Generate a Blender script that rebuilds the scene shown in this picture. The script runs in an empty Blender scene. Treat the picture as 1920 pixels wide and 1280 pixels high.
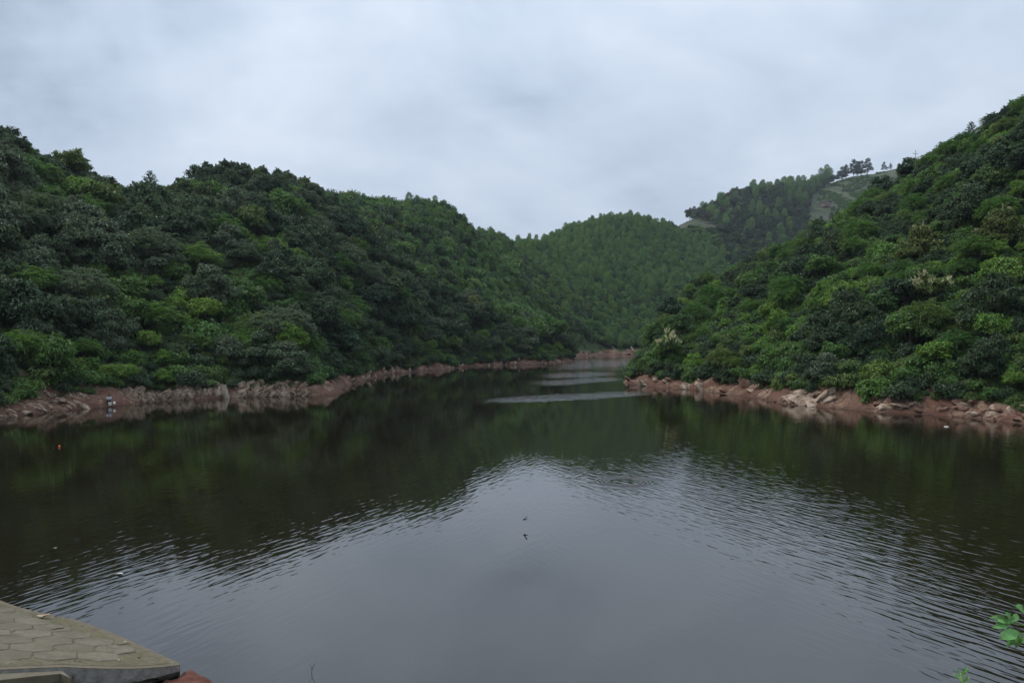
import bpy, bmesh, math, random
import numpy as np
from mathutils import Vector, Matrix, noise as mnoise

random.seed(7); rng = np.random.default_rng(11)
scene = bpy.context.scene
COL = scene.collection
R = math.radians

# ------------------------------------------------------------------ camera
CAM_H = 7.0; F = 1440.0; HOR = 635.0          # metres above water, focal length and horizon in photo pixels (1920 wide)
cam_d = bpy.data.cameras.new('camera'); cam = bpy.data.objects.new('camera', cam_d); COL.objects.link(cam)
cam.location = (0, 0, CAM_H); cam.rotation_euler = (R(90) - math.atan((640 - HOR) / F), 0, 0)
cam_d.sensor_width = 36; cam_d.lens = 36 * F / 1920; cam_d.clip_start = 0.1; cam_d.clip_end = 5000
scene.camera = cam

# ------------------------------------------------------------------ sky and light
SUN_EL, SUN_AZ = 52, -75          # degrees; azimuth from +Y towards +X
w = bpy.data.worlds.new('World'); scene.world = w; w.use_nodes = True
nt = w.node_tree; nt.nodes.clear()
def N(tree, typ, **kw):
    n = tree.nodes.new(typ)
    for k, v in kw.items(): setattr(n, k, v)
    return n
def LK(tree, a, b): tree.links.new(a, b)
def math_n(tree, op, a, b=None, c=None, clamp=False):
    n = N(tree, 'ShaderNodeMath', operation=op); n.use_clamp = clamp
    for i, v in enumerate((a, b, c)):
        if v is None: continue
        if isinstance(v, (int, float)): n.inputs[i].default_value = v
        else: LK(tree, v, n.inputs[i])
    return n.outputs[0]
def ramp_n(tree, fac, stops, interp='LINEAR'):
    n = N(tree, 'ShaderNodeValToRGB'); r = n.color_ramp; r.interpolation = interp
    while len(r.elements) > len(stops): r.elements.remove(r.elements[-1])
    while len(r.elements) < len(stops): r.elements.new(0.5)
    for e, (p, c) in zip(r.elements, stops):
        e.position = p; e.color = (*c, 1) if len(c) == 3 else c
    if fac is not None: LK(tree, fac, n.inputs[0])
    return n.outputs[0]
def mix_n(tree, fac, a, b, blend='MIX'):
    n = N(tree, 'ShaderNodeMix', data_type='RGBA', blend_type=blend)
    for i, v in ((0, fac), (6, a), (7, b)):
        if isinstance(v, (int, float)): n.inputs[i].default_value = v
        elif isinstance(v, tuple): n.inputs[i].default_value = (*v, 1)
        else: LK(tree, v, n.inputs[i])
    return n.outputs[2]
def noise_n(tree, vec, scale, detail=4, rough=.55, dist=0.0):
    n = N(tree, 'ShaderNodeTexNoise'); n.inputs['Scale'].default_value = scale
    n.inputs['Detail'].default_value = detail; n.inputs['Roughness'].default_value = rough; n.inputs['Distortion'].default_value = dist
    if vec is not None: LK(tree, vec, n.inputs['Vector'])
    return n.outputs['Fac']
def map_n(tree, vec, loc=(0,0,0), rot=(0,0,0), scl=(1,1,1)):
    n = N(tree, 'ShaderNodeMapping'); n.inputs[1].default_value = loc; n.inputs[2].default_value = rot; n.inputs[3].default_value = scl
    LK(tree, vec, n.inputs[0]); return n.outputs[0]

tc = N(nt, 'ShaderNodeTexCoord'); sep = N(nt, 'ShaderNodeSeparateXYZ'); LK(nt, tc.outputs['Generated'], sep.inputs[0])
zz = math_n(nt, 'ADD', math_n(nt, 'MAXIMUM', sep.outputs[2], 0.0), 0.5)
cmb = N(nt, 'ShaderNodeCombineXYZ'); LK(nt, math_n(nt, 'DIVIDE', sep.outputs[0], zz), cmb.inputs[0]); LK(nt, math_n(nt, 'DIVIDE', sep.outputs[1], zz), cmb.inputs[1])
big = noise_n(nt, map_n(nt, cmb.outputs[0], loc=(4.916, 9.671, 0), scl=(1.0, 1.0, 1)), 1.25, 5, .55, .35)
det = noise_n(nt, map_n(nt, cmb.outputs[0], loc=(11.808, 17.698, 0), scl=(1.0, 1.3, 1)), 3.4, 7, .55, .3)
cl = math_n(nt, 'ADD', math_n(nt, 'MULTIPLY', big, .62), math_n(nt, 'MULTIPLY', det, .38))
cloud = ramp_n(nt, cl, [(.36, (.35, .425, .54)), (.44, (.48, .565, .69)), (.52, (.56, .65, .775)), (.62, (.67, .75, .86))])
sky = N(nt, 'ShaderNodeTexSky', sky_type='NISHITA'); sky.sun_disc = False
sky.sun_elevation = R(SUN_EL); sky.sun_rotation = R(SUN_AZ)
bg1 = N(nt, 'ShaderNodeBackground'); LK(nt, sky.outputs[0], bg1.inputs[0]); bg1.inputs[1].default_value = .08
bg2 = N(nt, 'ShaderNodeBackground'); LK(nt, cloud, bg2.inputs[0]); zs = math_n(nt, 'MAXIMUM', sep.outputs[2], 0.0); LK(nt, math_n(nt, 'MULTIPLY_ADD', math_n(nt, 'MULTIPLY', zs, zs), 1.15, .92), bg2.inputs[1])     # an overcast sky grows brighter towards the zenith
mx = N(nt, 'ShaderNodeMixShader'); mx.inputs[0].default_value = .93
LK(nt, bg1.outputs[0], mx.inputs[1]); LK(nt, bg2.outputs[0], mx.inputs[2])
wo = N(nt, 'ShaderNodeOutputWorld'); LK(nt, mx.outputs[0], wo.inputs[0])

sd = bpy.data.lights.new('sun', 'SUN'); so = bpy.data.objects.new('sun', sd); COL.objects.link(so)
sd.energy = 1.5; sd.angle = R(16); sd.color = (1, .95, .87)
dv = Vector((math.sin(R(SUN_AZ)) * math.cos(R(SUN_EL)), math.cos(R(SUN_AZ)) * math.cos(R(SUN_EL)), math.sin(R(SUN_EL))))
so.rotation_euler = dv.to_track_quat('Z', 'Y').to_euler(); so.location = dv * 300
vs = scene.view_settings; vs.view_transform = 'Standard'; vs.look = 'None'; vs.exposure = .18; vs.gamma = 1; vs.use_curve_mapping = False
scene.cycles.use_denoising = True; scene.cycles.denoiser = 'OPENIMAGEDENOISE'; scene.cycles.denoising_input_passes = 'RGB_ALBEDO_NORMAL'; scene.cycles.denoising_prefilter = 'ACCURATE'
scene.cycles.max_bounces = 5; scene.cycles.diffuse_bounces = 2; scene.cycles.glossy_bounces = 2
scene.cycles.transmission_bounces = 3; scene.cycles.volume_bounces = 0; scene.cycles.caustics_reflective = False; scene.cycles.caustics_refractive = False

# ------------------------------------------------------------------ helpers
def P(px, py, Y): return Vector(((px - 960) / F * Y, Y, CAM_H + (HOR - py) / F * Y))
def W(px, py): Y = CAM_H * F / (py - HOR); return ((px - 960) / F * Y, Y)        # point on the water
def proj(x, y, z): return 960 + F * x / y, HOR - F * (z - CAM_H) / y

def mesh_np(name, v, f, mats=(), smooth=False, fattr=None):
    me = bpy.data.meshes.new(name); me.from_pydata(np.asarray(v, float).tolist(), [], [list(map(int, q)) for q in f]); me.update()
    for m in mats: me.materials.append(m)
    if smooth: me.polygons.foreach_set('use_smooth', [True] * len(me.polygons))
    if fattr is not None:
        a = me.attributes.new('lv', 'FLOAT', 'FACE'); a.data.foreach_set('value', np.asarray(fattr, np.float32))
    return me
def link(name, data, parent=None, loc=None, rot=None, scl=None):
    o = bpy.data.objects.new(name, data); COL.objects.link(o)
    if parent is not None: o.parent = parent
    if loc is not None: o.location = loc
    if rot is not None: o.rotation_euler = rot
    if scl is not None: o.scale = scl
    return o
def tag(o, label, cat, group=None):
    o['label'] = label; o['category'] = cat
    if group: o['group'] = group
    return o
def struct(o, kind='structure'): o['kind'] = kind; return o
def bm_mesh(name, bm, mats=(), smooth=False):
    me = bpy.data.meshes.new(name); bm.normal_update(); bm.to_mesh(me); bm.free()
    for m in mats: me.materials.append(m)
    if smooth: me.polygons.foreach_set('use_smooth', [True] * len(me.polygons))
    return me
def box_mesh(name, sx, sy, sz, mat, bev=.01, z0=True, jit=0):
    bm = bmesh.new(); bmesh.ops.create_cube(bm, size=1)
    for v in bm.verts:
        v.co = Vector((v.co.x * sx, v.co.y * sy, (v.co.z + (.5 if z0 else 0)) * sz))
        if jit: v.co += Vector((random.uniform(-jit, jit), random.uniform(-jit, jit), random.uniform(-jit, jit)))
    if bev: bmesh.ops.bevel(bm, geom=bm.edges[:], offset=bev, segments=1, affect='EDGES')
    return bm_mesh(name, bm, [mat] if mat else [])
def tube(pts, radii, n=6, cap=True):
    """vertices and faces of a tapered tube along pts"""
    pts = [Vector(p) for p in pts]; V, Fc = [], []
    for i, p in enumerate(pts):
        d = (pts[min(i + 1, len(pts) - 1)] - pts[max(i - 1, 0)]).normalized()
        a = d.orthogonal().normalized(); b = d.cross(a)
        if i and (a0.dot(a) < 0): pass
        if i: a = (a0 - d * a0.dot(d)).normalized(); b = d.cross(a)
        a0 = a
        for k in range(n):
            t = 2 * math.pi * k / n
            V.append(p + (a * math.cos(t) + b * math.sin(t)) * radii[i])
    for i in range(len(pts) - 1):
        for k in range(n):
            Fc.append((i * n + k, i * n + (k + 1) % n, (i + 1) * n + (k + 1) % n, (i + 1) * n + k))
    if cap: Fc.append(tuple(range(n))[::-1]); Fc.append(tuple((len(pts) - 1) * n + k for k in range(n)))
    return V, Fc
def tubes_mesh(name, lst, mat, n=6):
    V, Fc = [], []
    for pts, rad in lst:
        v, f = tube(pts, rad, n); o = len(V); V += [tuple(q) for q in v]; Fc += [tuple(i + o for i in q) for q in f]
    return mesh_np(name, V, Fc, [mat], True)
_lat = rng.random((64, 64, 64))
def vnoise(x, y, z=0.0):
    x, y, z = np.broadcast_arrays(np.asarray(x, float), np.asarray(y, float), np.asarray(z, float))
    xi, yi, zi = np.floor(x).astype(int), np.floor(y).astype(int), np.floor(z).astype(int)
    fx, fy, fz = x - xi, y - yi, z - zi
    s = lambda t: t * t * (3 - 2 * t)
    fx, fy, fz = s(fx), s(fy), s(fz); o = 0
    for a in (0, 1):
        for b in (0, 1):
            for c in (0, 1):
                o = o + _lat[(xi + a) % 64, (yi + b) % 64, (zi + c) % 64] * (fx if a else 1 - fx) * (fy if b else 1 - fy) * (fz if c else 1 - fz)
    return o * 2 - 1
def fbm(x, y, z=0.0, o=4):
    s = 0; a = .5
    for i in range(o): s = s + a * vnoise(x * 2**i + 17 * i, y * 2**i + 5 * i, z * 2**i + 9 * i); a *= .5
    return s
def sstep(a, b, x): t = np.clip((x - a) / (b - a), 0, 1); return t * t * (3 - 2 * t)

# ------------------------------------------------------------------ materials
def new_mat(name):
    m = bpy.data.materials.new(name); m.use_nodes = True; t = m.node_tree; t.nodes.clear()
    out = N(t, 'ShaderNodeOutputMaterial'); b = N(t, 'ShaderNodeBsdfPrincipled'); LK(t, b.outputs[0], out.inputs[0])
    return m, t, b, out
def simple_mat(name, c1, c2, scale=8, rough=.85, bump=.0, bscale=None, spec=.25, stops=(.35, .68), detail=5):
    m, t, b, out = new_mat(name); tc = N(t, 'ShaderNodeTexCoord')
    oi = N(t, 'ShaderNodeObjectInfo'); va = N(t, 'ShaderNodeVectorMath', operation='ADD'); LK(t, tc.outputs['Object'], va.inputs[0])
    cr = N(t, 'ShaderNodeCombineXYZ'); LK(t, math_n(t, 'MULTIPLY', oi.outputs['Random'], 37), cr.inputs[0]); LK(t, cr.outputs[0], va.inputs[1])
    n = noise_n(t, va.outputs[0], scale, detail)
    LK(t, ramp_n(t, n, [(stops[0], c1), (stops[1], c2)]), b.inputs['Base Color'])
    b.inputs['Roughness'].default_value = rough; b.inputs['Specular IOR Level'].default_value = spec
    if bump:
        bp = N(t, 'ShaderNodeBump'); bp.inputs['Strength'].default_value = 1; bp.inputs['Distance'].default_value = bump
        LK(t, noise_n(t, va.outputs[0], bscale or scale * 3, 6, .65), bp.inputs['Height']); LK(t, bp.outputs[0], b.inputs['Normal'])
    return m
def leaf_mat(name, cols, trans=.4, rough=.42, spec=.45):
    m, t, b, out = new_mat(name)
    oi = N(t, 'ShaderNodeObjectInfo'); at = N(t, 'ShaderNodeAttribute', attribute_type='GEOMETRY', attribute_name='lv')
    k = len(cols); base = ramp_n(t, oi.outputs['Random'], [(i / max(1, k - 1), c) for i, c in enumerate(cols)])
    hs = N(t, 'ShaderNodeHueSaturation'); LK(t, base, hs.inputs['Color'])
    LK(t, math_n(t, 'MULTIPLY_ADD', at.outputs['Fac'], 1.15, .45), hs.inputs['Value'])
    LK(t, math_n(t, 'MULTIPLY_ADD', at.outputs['Fac'], .035, .482), hs.inputs['Hue'])
    LK(t, hs.outputs[0], b.inputs['Base Color']); b.inputs['Roughness'].default_value = rough; b.inputs['Specular IOR Level'].default_value = spec
    tr = N(t, 'ShaderNodeBsdfTranslucent'); LK(t, hs.outputs[0], tr.inputs[0])
    ms = N(t, 'ShaderNodeMixShader'); ms.inputs[0].default_value = trans
    LK(t, b.outputs[0], ms.inputs[1]); LK(t, tr.outputs[0], ms.inputs[2]); LK(t, ms.outputs[0], out.inputs[0])
    return m
M = {}
M['dark'] = leaf_mat('leaf_dark', [(.05, .096, .034), (.07, .112, .046), (.042, .084, .036), (.084, .12, .042)])
M['grey'] = leaf_mat('leaf_grey', [(.098, .14, .066), (.118, .156, .084), (.086, .128, .056)])
M['mid'] = leaf_mat('leaf_mid', [(.09, .185, .036), (.12, .21, .042), (.074, .155, .036), (.145, .195, .044)])
M['bright'] = leaf_mat('leaf_bright', [(.14, .26, .034), (.18, .28, .038), (.12, .235, .034)])
M['vine'] = leaf_mat('leaf_vine', [(.14, .27, .036), (.19, .31, .045), (.115, .23, .038), (.18, .26, .05)])
M['olive'] = leaf_mat('leaf_olive', [(.12, .15, .038), (.145, .17, .042), (.1, .13, .038)])
M['euc'] = leaf_mat('leaf_eucalyptus', [(.1, .205, .06), (.135, .245, .064), (.165, .265, .058), (.078, .165, .058)])
M['pine'] = leaf_mat('leaf_pine', [(.03, .06, .036), (.042, .075, .042)], .1)
M['brown'] = leaf_mat('leaf_brown', [(.075, .08, .042), (.09, .085, .046)])
M['rust'] = leaf_mat('leaf_rust', [(.22, .11, .05), (.2, .12, .05)])
M['cream'] = leaf_mat('blossom_cream', [(.56, .52, .3), (.48, .47, .27)], .15)
M['white'] = leaf_mat('blossom_white', [(.42, .41, .34), (.36, .34, .3)], .15)
M['grass'] = leaf_mat('leaf_grass', [(.08, .15, .03), (.105, .17, .035), (.065, .115, .03)])
M['bark'] = simple_mat('bark', (.05, .04, .032), (.11, .09, .07), 6, .9, .02)
M['palebark'] = simple_mat('bark_pale', (.14, .115, .09), (.26, .22, .18), 4, .8, .01)
M['rock'] = simple_mat('rock_pale', (.09, .052, .034), (.42, .315, .23), 1.1, .88, .1, 4.5, stops=(.34, .6))
M['rockr'] = simple_mat('rock_reddish', (.1, .046, .03), (.27, .165, .115), .9, .88, .1, 3.5, stops=(.36, .64))
M['concrete'] = simple_mat('concrete', (.15, .125, .095), (.3, .255, .2), 5, .9, .012, 30)
M['concrete_d'] = simple_mat('concrete_weathered', (.11, .105, .09), (.23, .215, .19), 4, .92, .015, 26)
M['wood'] = simple_mat('dead_wood', (.18, .14, .1), (.33, .28, .22), 9, .85, .006)
M['darkwood'] = simple_mat('twig_dark', (.03, .022, .016), (.06, .045, .035), 9, .85)
def soil_material(name, wet):
    m, t, b, out = new_mat(name); g = N(t, 'ShaderNodeNewGeometry'); pos = g.outputs['Position']
    n1 = noise_n(t, pos, .22, 5, .6, .3); n2 = noise_n(t, pos, 2.2, 6, .65)
    c = ramp_n(t, n1, [(.3, (.085, .034, .02)), (.5, (.125, .058, .04)), (.7, (.18, .1, .07))])
    c2 = mix_n(t, math_n(t, 'MULTIPLY', math_n(t, 'SUBTRACT', n2, .3), 1.1, clamp=True), c, (.18, .11, .07))
    vo = N(t, 'ShaderNodeTexVoronoi', feature='DISTANCE_TO_EDGE'); vo.inputs['Scale'].default_value = .75
    wv_ = N(t, 'ShaderNodeVectorMath', operation='ADD'); LK(t, pos, wv_.inputs[0]); nz = N(t, 'ShaderNodeTexNoise'); nz.inputs['Scale'].default_value = 1.2; LK(t, pos, nz.inputs['Vector']); LK(t, nz.outputs['Color'], wv_.inputs[1]); LK(t, wv_.outputs[0], vo.inputs['Vector'])
    crk = math_n(t, 'MULTIPLY', vo.outputs['Distance'], 14, clamp=True)
    rk = ramp_n(t, n2, [(.35, (.17, .1, .066)), (.65, (.31, .21, .145))]); rk = mix_n(t, crk, (.05, .028, .02), rk)
    c2 = mix_n(t, math_n(t, 'MULTIPLY', math_n(t, 'SUBTRACT', noise_n(t, pos, .33, 4, .6, .5), .47), 9, clamp=True), c2, rk)
    # grass and moss creeping over the upper bank
    att = N(t, 'ShaderNodeAttribute', attribute_type='GEOMETRY', attribute_name='green')
    gm = math_n(t, 'SUBTRACT', math_n(t, 'MULTIPLY', math_n(t, 'ADD', att.outputs['Fac'], n2), 1.0), .72)
    c3 = mix_n(t, math_n(t, 'MULTIPLY', gm, 6, clamp=True), c2, (.05, .075, .025))
    sx = N(t, 'ShaderNodeSeparateXYZ'); LK(t, pos, sx.inputs[0])
    damp = math_n(t, 'SUBTRACT', 1.0, math_n(t, 'MULTIPLY', sx.outputs[2], 2.2), clamp=True)     # wet strip along the waterline
    c4 = mix_n(t, math_n(t, 'MULTIPLY', damp, .55), c3, (.045, .022, .016))
    LK(t, c4, b.inputs['Base Color']); b.inputs['Roughness'].default_value = .9; b.inputs['Specular IOR Level'].default_value = .2
    bp = N(t, 'ShaderNodeBump'); bp.inputs['Distance'].default_value = .12
    LK(t, math_n(t, 'ADD', noise_n(t, pos, 3, 8, .7), math_n(t, 'MULTIPLY', crk, .5)), bp.inputs['Height']); LK(t, bp.outputs[0], b.inputs['Normal'])
    return m
M['soil'] = soil_material('red_soil', True)
def ground_material():
    m, t, b, out = new_mat('hillside_floor'); g = N(t, 'ShaderNodeNewGeometry')
    n = noise_n(t, g.outputs['Position'], .12, 6, .65)
    LK(t, ramp_n(t, n, [(.3, (.022, .032, .014)), (.5, (.035, .05, .018)), (.7, (.055, .05, .026))]), b.inputs['Base Color'])
    b.inputs['Roughness'].default_value = .95
    return m
M['ground'] = ground_material()
def field_material():
    m, t, b, out = new_mat('terrace_field'); g = N(t, 'ShaderNodeNewGeometry'); pos = g.outputs['Position']
    n = noise_n(t, pos, .09, 5, .6); n2 = noise_n(t, pos, .35, 4, .6)
    c = ramp_n(t, n, [(.32, (.06, .1, .036)), (.52, (.095, .135, .05)), (.7, (.13, .145, .06))])
    c = mix_n(t, math_n(t, 'MULTIPLY', n2, .5), c, (.06, .11, .036))
    sx = N(t, 'ShaderNodeSeparateXYZ'); LK(t, g.outputs['True Normal'], sx.inputs[0])
    riser = math_n(t, 'MULTIPLY', math_n(t, 'SUBTRACT', .72, sx.outputs[2]), 8, clamp=True)     # bare earth on the steep terrace edges
    c = mix_n(t, math_n(t, 'MULTIPLY', riser, math_n(t, 'MULTIPLY', math_n(t, 'SUBTRACT', n, .38), 3.0, clamp=True), clamp=True), c, (.16, .125, .08))
    LK(t, c, b.inputs['Base Color']); b.inputs['Roughness'].default_value = .95
    return m
M['field'] = field_material()

# ------------------------------------------------------------------ lake outline (world XY, z = 0)
left_px = [(0,783),(50,777),(100,772),(150,767),(200,762),(250,758),(300,752),(350,749),(420,746),(490,744),(560,742),(610,741),(637,737),(640,731),(652,724),(675,717),(700,710),(706,705),
           (735,701),(762,699),(800,695),(826,693),(860,690),(902,686),(950,684.5),(1000,683),(1040,682),(1057,680.5)]
LS = [W(*p) for p in left_px]
LS = [(-66, 20), (-58, 42), (-50, 57)] + LS + [(19.5, 232), (16.5, 250), (16, 272), (26, 308), (43, 336), (60, 350), (85, 368), (125, 378)]
right_px = [(1920,795),(1850,786),(1750,778.5),(1640,773),(1590,768),(1540,763),(1480,758),(1440,752),(1405,745),(1380,741),(1330,734),(1280,729),(1240,726),(1200,723),(1172,717.5)]
RS = [W(*p) for p in right_px]
RS = [(64, 20), (56, 38), (49, 52)] + RS + [(20.2, 133), (22.6, 143), (24.4, 152), (23.9, 160), (26.5, 170), (34.5, 195), (45, 245), (57, 300), (78, 342), (125, 362)]
def resample(pts, step):
    pts = np.array(pts, float); d = np.r_[0, np.cumsum(np.hypot(*np.diff(pts, axis=0).T))]
    s = np.arange(0, d[-1], step); return np.c_[np.interp(s, d, pts[:, 0]), np.interp(s, d, pts[:, 1])], s
def wiggle(pts, s, seed):
    t = np.gradient(pts, axis=0); t /= np.linalg.norm(t, axis=1)[:, None] + 1e-9
    n = np.c_[-t[:, 1], t[:, 0]]; a = fbm(s / 5.0, seed, 0, 3) * .9
    return pts + n * a[:, None]
Lp, Lsv = resample(LS, 1.5); Lp = wiggle(Lp, Lsv, 3.3)
Rp, Rsv = resample(RS, 1.5); Rp = wiggle(Rp, Rsv, 8.1)
POLY = np.vstack([Lp, Rp[::-1]])
def shore_dist(x, y):
    """signed distance from the shoreline: positive on land"""
    x = np.asarray(x, float); y = np.asarray(y, float); sh = x.shape; x = x.ravel(); y = y.ravel()
    best = np.full(x.shape, 1e9); ins = np.zeros(x.shape, bool)
    A = POLY; B = np.roll(POLY, -1, axis=0)
    nL = len(Lp)
    for i in range(len(A)):
        ax, ay = A[i]; bx, by = B[i]; dx, dy = bx - ax, by - ay
        if i != nL - 1 and i != len(A) - 1:
            t = np.clip(((x - ax) * dx + (y - ay) * dy) / (dx * dx + dy * dy + 1e-12), 0, 1)
            q = (x - ax - t * dx)**2 + (y - ay - t * dy)**2; np.minimum(best, q, out=best)
        c = ((ay > y) != (by > y))
        if c.any(): ins ^= c & (x < dx * (y - ay) / (dy if dy else 1e-12) + ax)
    return np.where(ins, -1, 1).reshape(sh) * np.sqrt(best).reshape(sh)

# ------------------------------------------------------------------ hill shapes: control points, thin plate spline
cols = {
 -300: [(60,8),(100,38),(140,50),(250,50)],
 0: [(78,5),(100,19),(125,32.5),(150,42.5),(200,42),(300,35)],
 150: [(86,5),(105,17),(130,29),(150,36.5),(200,36),(300,30)],
 290: [(94,5),(115,16),(140,24),(165,28),(220,31),(300,35)],
 430: [(101,5),(125,18),(155,32),(185,44),(240,42),(330,38)],
 560: [(105,5),(135,18),(170,31.5),(210,44.5),(270,43),(350,38)],
 700: [(147,5),(175,18),(210,33),(250,50),(320,46),(420,35)],
 830: [(187,5),(220,20),(260,39),(300,56),(370,50),(450,40)],
 930: [(215,6),(260,20),(310,37),(360,52),(430,48)],
 985: [(225,5),(250,12),(300,25),(360,41),(430,57),(500,55)],
 1050: [(286,5),(320,15),(360,27),(420,45),(480,64),(510,72)],
 1110: [(342,6),(380,22),(430,42),(480,62),(520,78.5),(600,75)],
 1180: [(372,6),(420,30),(480,58),(540,87),(620,80)],
 1240: [(385,8),(430,30),(490,56),(560,84),(640,79)],
 1290: [(410,10),(480,40),(560,72),(620,99),(700,113),(800,110)],
 1400: [(460,20),(560,60),(660,105),(760,148),(900,146)],
 1500: [(500,30),(600,70),(700,115),(800,161),(930,160)],
 1600: [(520,40),(700,115),(780,150),(850,186),(960,186)],
 1680: [(520,45),(700,115),(800,158),(880,201),(980,198)],
 1850: [(300,50),(600,100),(880,214),(980,214)],
 2200: [(66,12),(90,38),(130,58),(200,60)],
 1920: [(71,5),(90,20),(115,34),(140,46),(200,46),(300,40)],
 1820: [(76,5),(95,18),(120,32),(145,42.5),(210,42)],
 1740: [(80,5),(100,17),(125,28.5),(150,38.5),(215,37)],
 1660: [(82,5),(105,16),(130,25.5),(155,33.2),(220,33)],
 1550: [(88,5),(115,15),(140,23),(165,30),(230,29)],
 1440: [(96,4.5),(120,11),(145,16.5),(170,21),(240,22)],
 1380: [(104,4),(125,9),(150,14),(172,18.5),(240,19)],
 1300: [(113,4.5),(135,10),(170,17),(230,16)],
 1250: [(119,4.5),(135,10.5),(155,15),(200,13)],
 1215: [(126,4.5),(145,8),(165,8),(190,5)],
}
CP = np.array([((px - 960) / F * Y, Y, z) for px, l in cols.items() for Y, z in l])
def tps_fit(P_):
    n = len(P_); d = np.hypot(P_[:, None, 0] - P_[None, :, 0], P_[:, None, 1] - P_[None, :, 1])
    K = np.where(d > 0, d * d * np.log(d + 1e-12), 0) + np.eye(n) * 40.0
    A = np.zeros((n + 3, n + 3)); A[:n, :n] = K; A[:n, n] = 1; A[:n, n+1:n+3] = P_[:, :2]; A[n, :n] = 1; A[n+1:n+3, :n] = P_[:, :2].T
    return np.linalg.solve(A, np.r_[P_[:, 2], 0, 0, 0])
TW = tps_fit(CP)
def tps(x, y):
    sh = np.shape(x); x = np.ravel(x); y = np.ravel(y); out = np.empty(len(x))
    for i in range(0, len(x), 20000):
        a, b = x[i:i+20000], y[i:i+20000]
        d2 = (a[:, None] - CP[None, :, 0])**2 + (b[:, None] - CP[None, :, 1])**2
        out[i:i+20000] = (np.where(d2 > 1e-9, .5 * d2 * np.log(d2 + 1e-12), 0)) @ TW[:-3] + TW[-3] + TW[-2] * a + TW[-1] * b
    return out.reshape(sh)
def H_exact(x, y):
    d = shore_dist(x, y); T = tps(x, y) + fbm(np.asarray(x) / 22, np.asarray(y) / 22, 0, 3) * 2.0 * sstep(8, 30, d)
    T = np.maximum(T, 1.6 + .14 * np.clip(d, 0, 40))
    k = .62 + .45 * vnoise(np.asarray(x) / 7, np.asarray(y) / 7, 5.5)
    bank = k * np.minimum(d, 4) + 2.0 * np.maximum(d - 4, 0)
    return np.where(d > 0, np.minimum(bank + .0, T), np.maximum(.5 * d, -4))
GX, GY = np.arange(-340, 640, 4.0), np.arange(28, 1010, 4.0)
gx, gy = np.meshgrid(GX, GY); GH = H_exact(gx, gy); GD = shore_dist(gx, gy)
def bil(G, x, y):
    u = np.clip((np.asarray(x) - GX[0]) / 4, 0, len(GX) - 1.001); v = np.clip((np.asarray(y) - GY[0]) / 4, 0, len(GY) - 1.001)
    i, j = u.astype(int), v.astype(int); fu, fv = u - i, v - j
    return G[j, i]*(1-fu)*(1-fv) + G[j, i+1]*fu*(1-fv) + G[j+1, i]*(1-fu)*fv + G[j+1, i+1]*fu*fv
def Hq(x, y): return bil(GH, x, y)
def ground_hit(px, py, y0=40):
    """first point of the ground seen at a photo pixel"""
    Y = np.arange(y0, 1000, .5); x = (px - 960) / F * Y; z = CAM_H + (HOR - py) / F * Y
    h = Hq(x, Y); k = np.nonzero(h >= z)[0]
    if len(k) == 0: return None
    i = k[0]; return float(x[i]), float(Y[i])

# coarse hillsides; sunk a little where the fine banks lie over them
zz_ = GH - 1.4 * (1 - sstep(5, 10, GD)) * (GD > -30)
keep = (GD > -7)
idx = -np.ones(gx.shape, int); V = np.c_[gx.ravel(), gy.ravel(), zz_.ravel()]
ny, nx = gx.shape; J, I = np.meshgrid(np.arange(ny - 1), np.arange(nx - 1), indexing='ij')
q = np.stack([J*nx+I, J*nx+I+1, (J+1)*nx+I+1, (J+1)*nx+I], -1).reshape(-1, 4)
kq = keep.ravel()[q].all(axis=1); q = q[kq]
u, inv = np.unique(q, return_inverse=True)
struct(link('hillside', mesh_np('hillside', V[u], inv.reshape(-1, 4), [M['ground']], True)))

# ------------------------------------------------------------------ banks: bare red soil strips along the waterline
def bank_strip(name, line, ylim, side):
    pts, s = resample(line, .5)
    m = (pts[:, 1] < ylim); pts, s = pts[m], s[m]
    t = np.gradient(pts, axis=0); k = np.ones(9) / 9
    t = np.c_[np.convolve(t[:, 0], k, 'same'), np.convolve(t[:, 1], k, 'same')]; t /= np.linalg.norm(t, axis=1)[:, None]
    n = np.c_[-t[:, 1], t[:, 0]] * side
    D = np.r_[np.arange(-1.5, 4.5, .3), np.arange(4.5, 9.1, .6)]
    X = pts[:, None, 0] + n[:, None, 0] * D; Yy = pts[:, None, 1] + n[:, None, 1] * D
    dd = shore_dist(X, Yy); Z = H_exact(X, Yy)
    rough = fbm(X / 1.6, Yy / 1.6, Z / 1.2, 4) * .55 + .35 * np.abs(vnoise(X / 3.1 + Z, Yy / 3.1 - Z, 2.2))
    Z = Z + np.where(dd > 0, rough * sstep(0, 1.2, dd), 0)
    a, b = X.shape; Vv = np.c_[X.ravel(), Yy.ravel(), Z.ravel()]
    J, I = np.meshgrid(np.arange(a - 1), np.arange(b - 1), indexing='ij')
    f = np.stack([J*b+I, (J+1)*b+I, (J+1)*b+I+1, J*b+I+1], -1).reshape(-1, 4)
    if side < 0: f = f[:, ::-1]
    me = mesh_np(name, Vv, f, [M['soil']], True)
    g = me.attributes.new('green', 'FLOAT', 'POINT'); g.data.foreach_set('value', sstep(1.2, 4.2, dd + fbm(X / 4, Yy / 4, 1.0, 3) * 2.4).ravel().astype(np.float32) * .6)
    return struct(link(name, me)), pts, n, s
left_bank, lp_, ln_, ls_ = bank_strip('left_bank', Lp, 372, 1)
right_bank, rp_, rn_, rs_ = bank_strip('right_bank', Rp, 200, -1)

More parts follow.
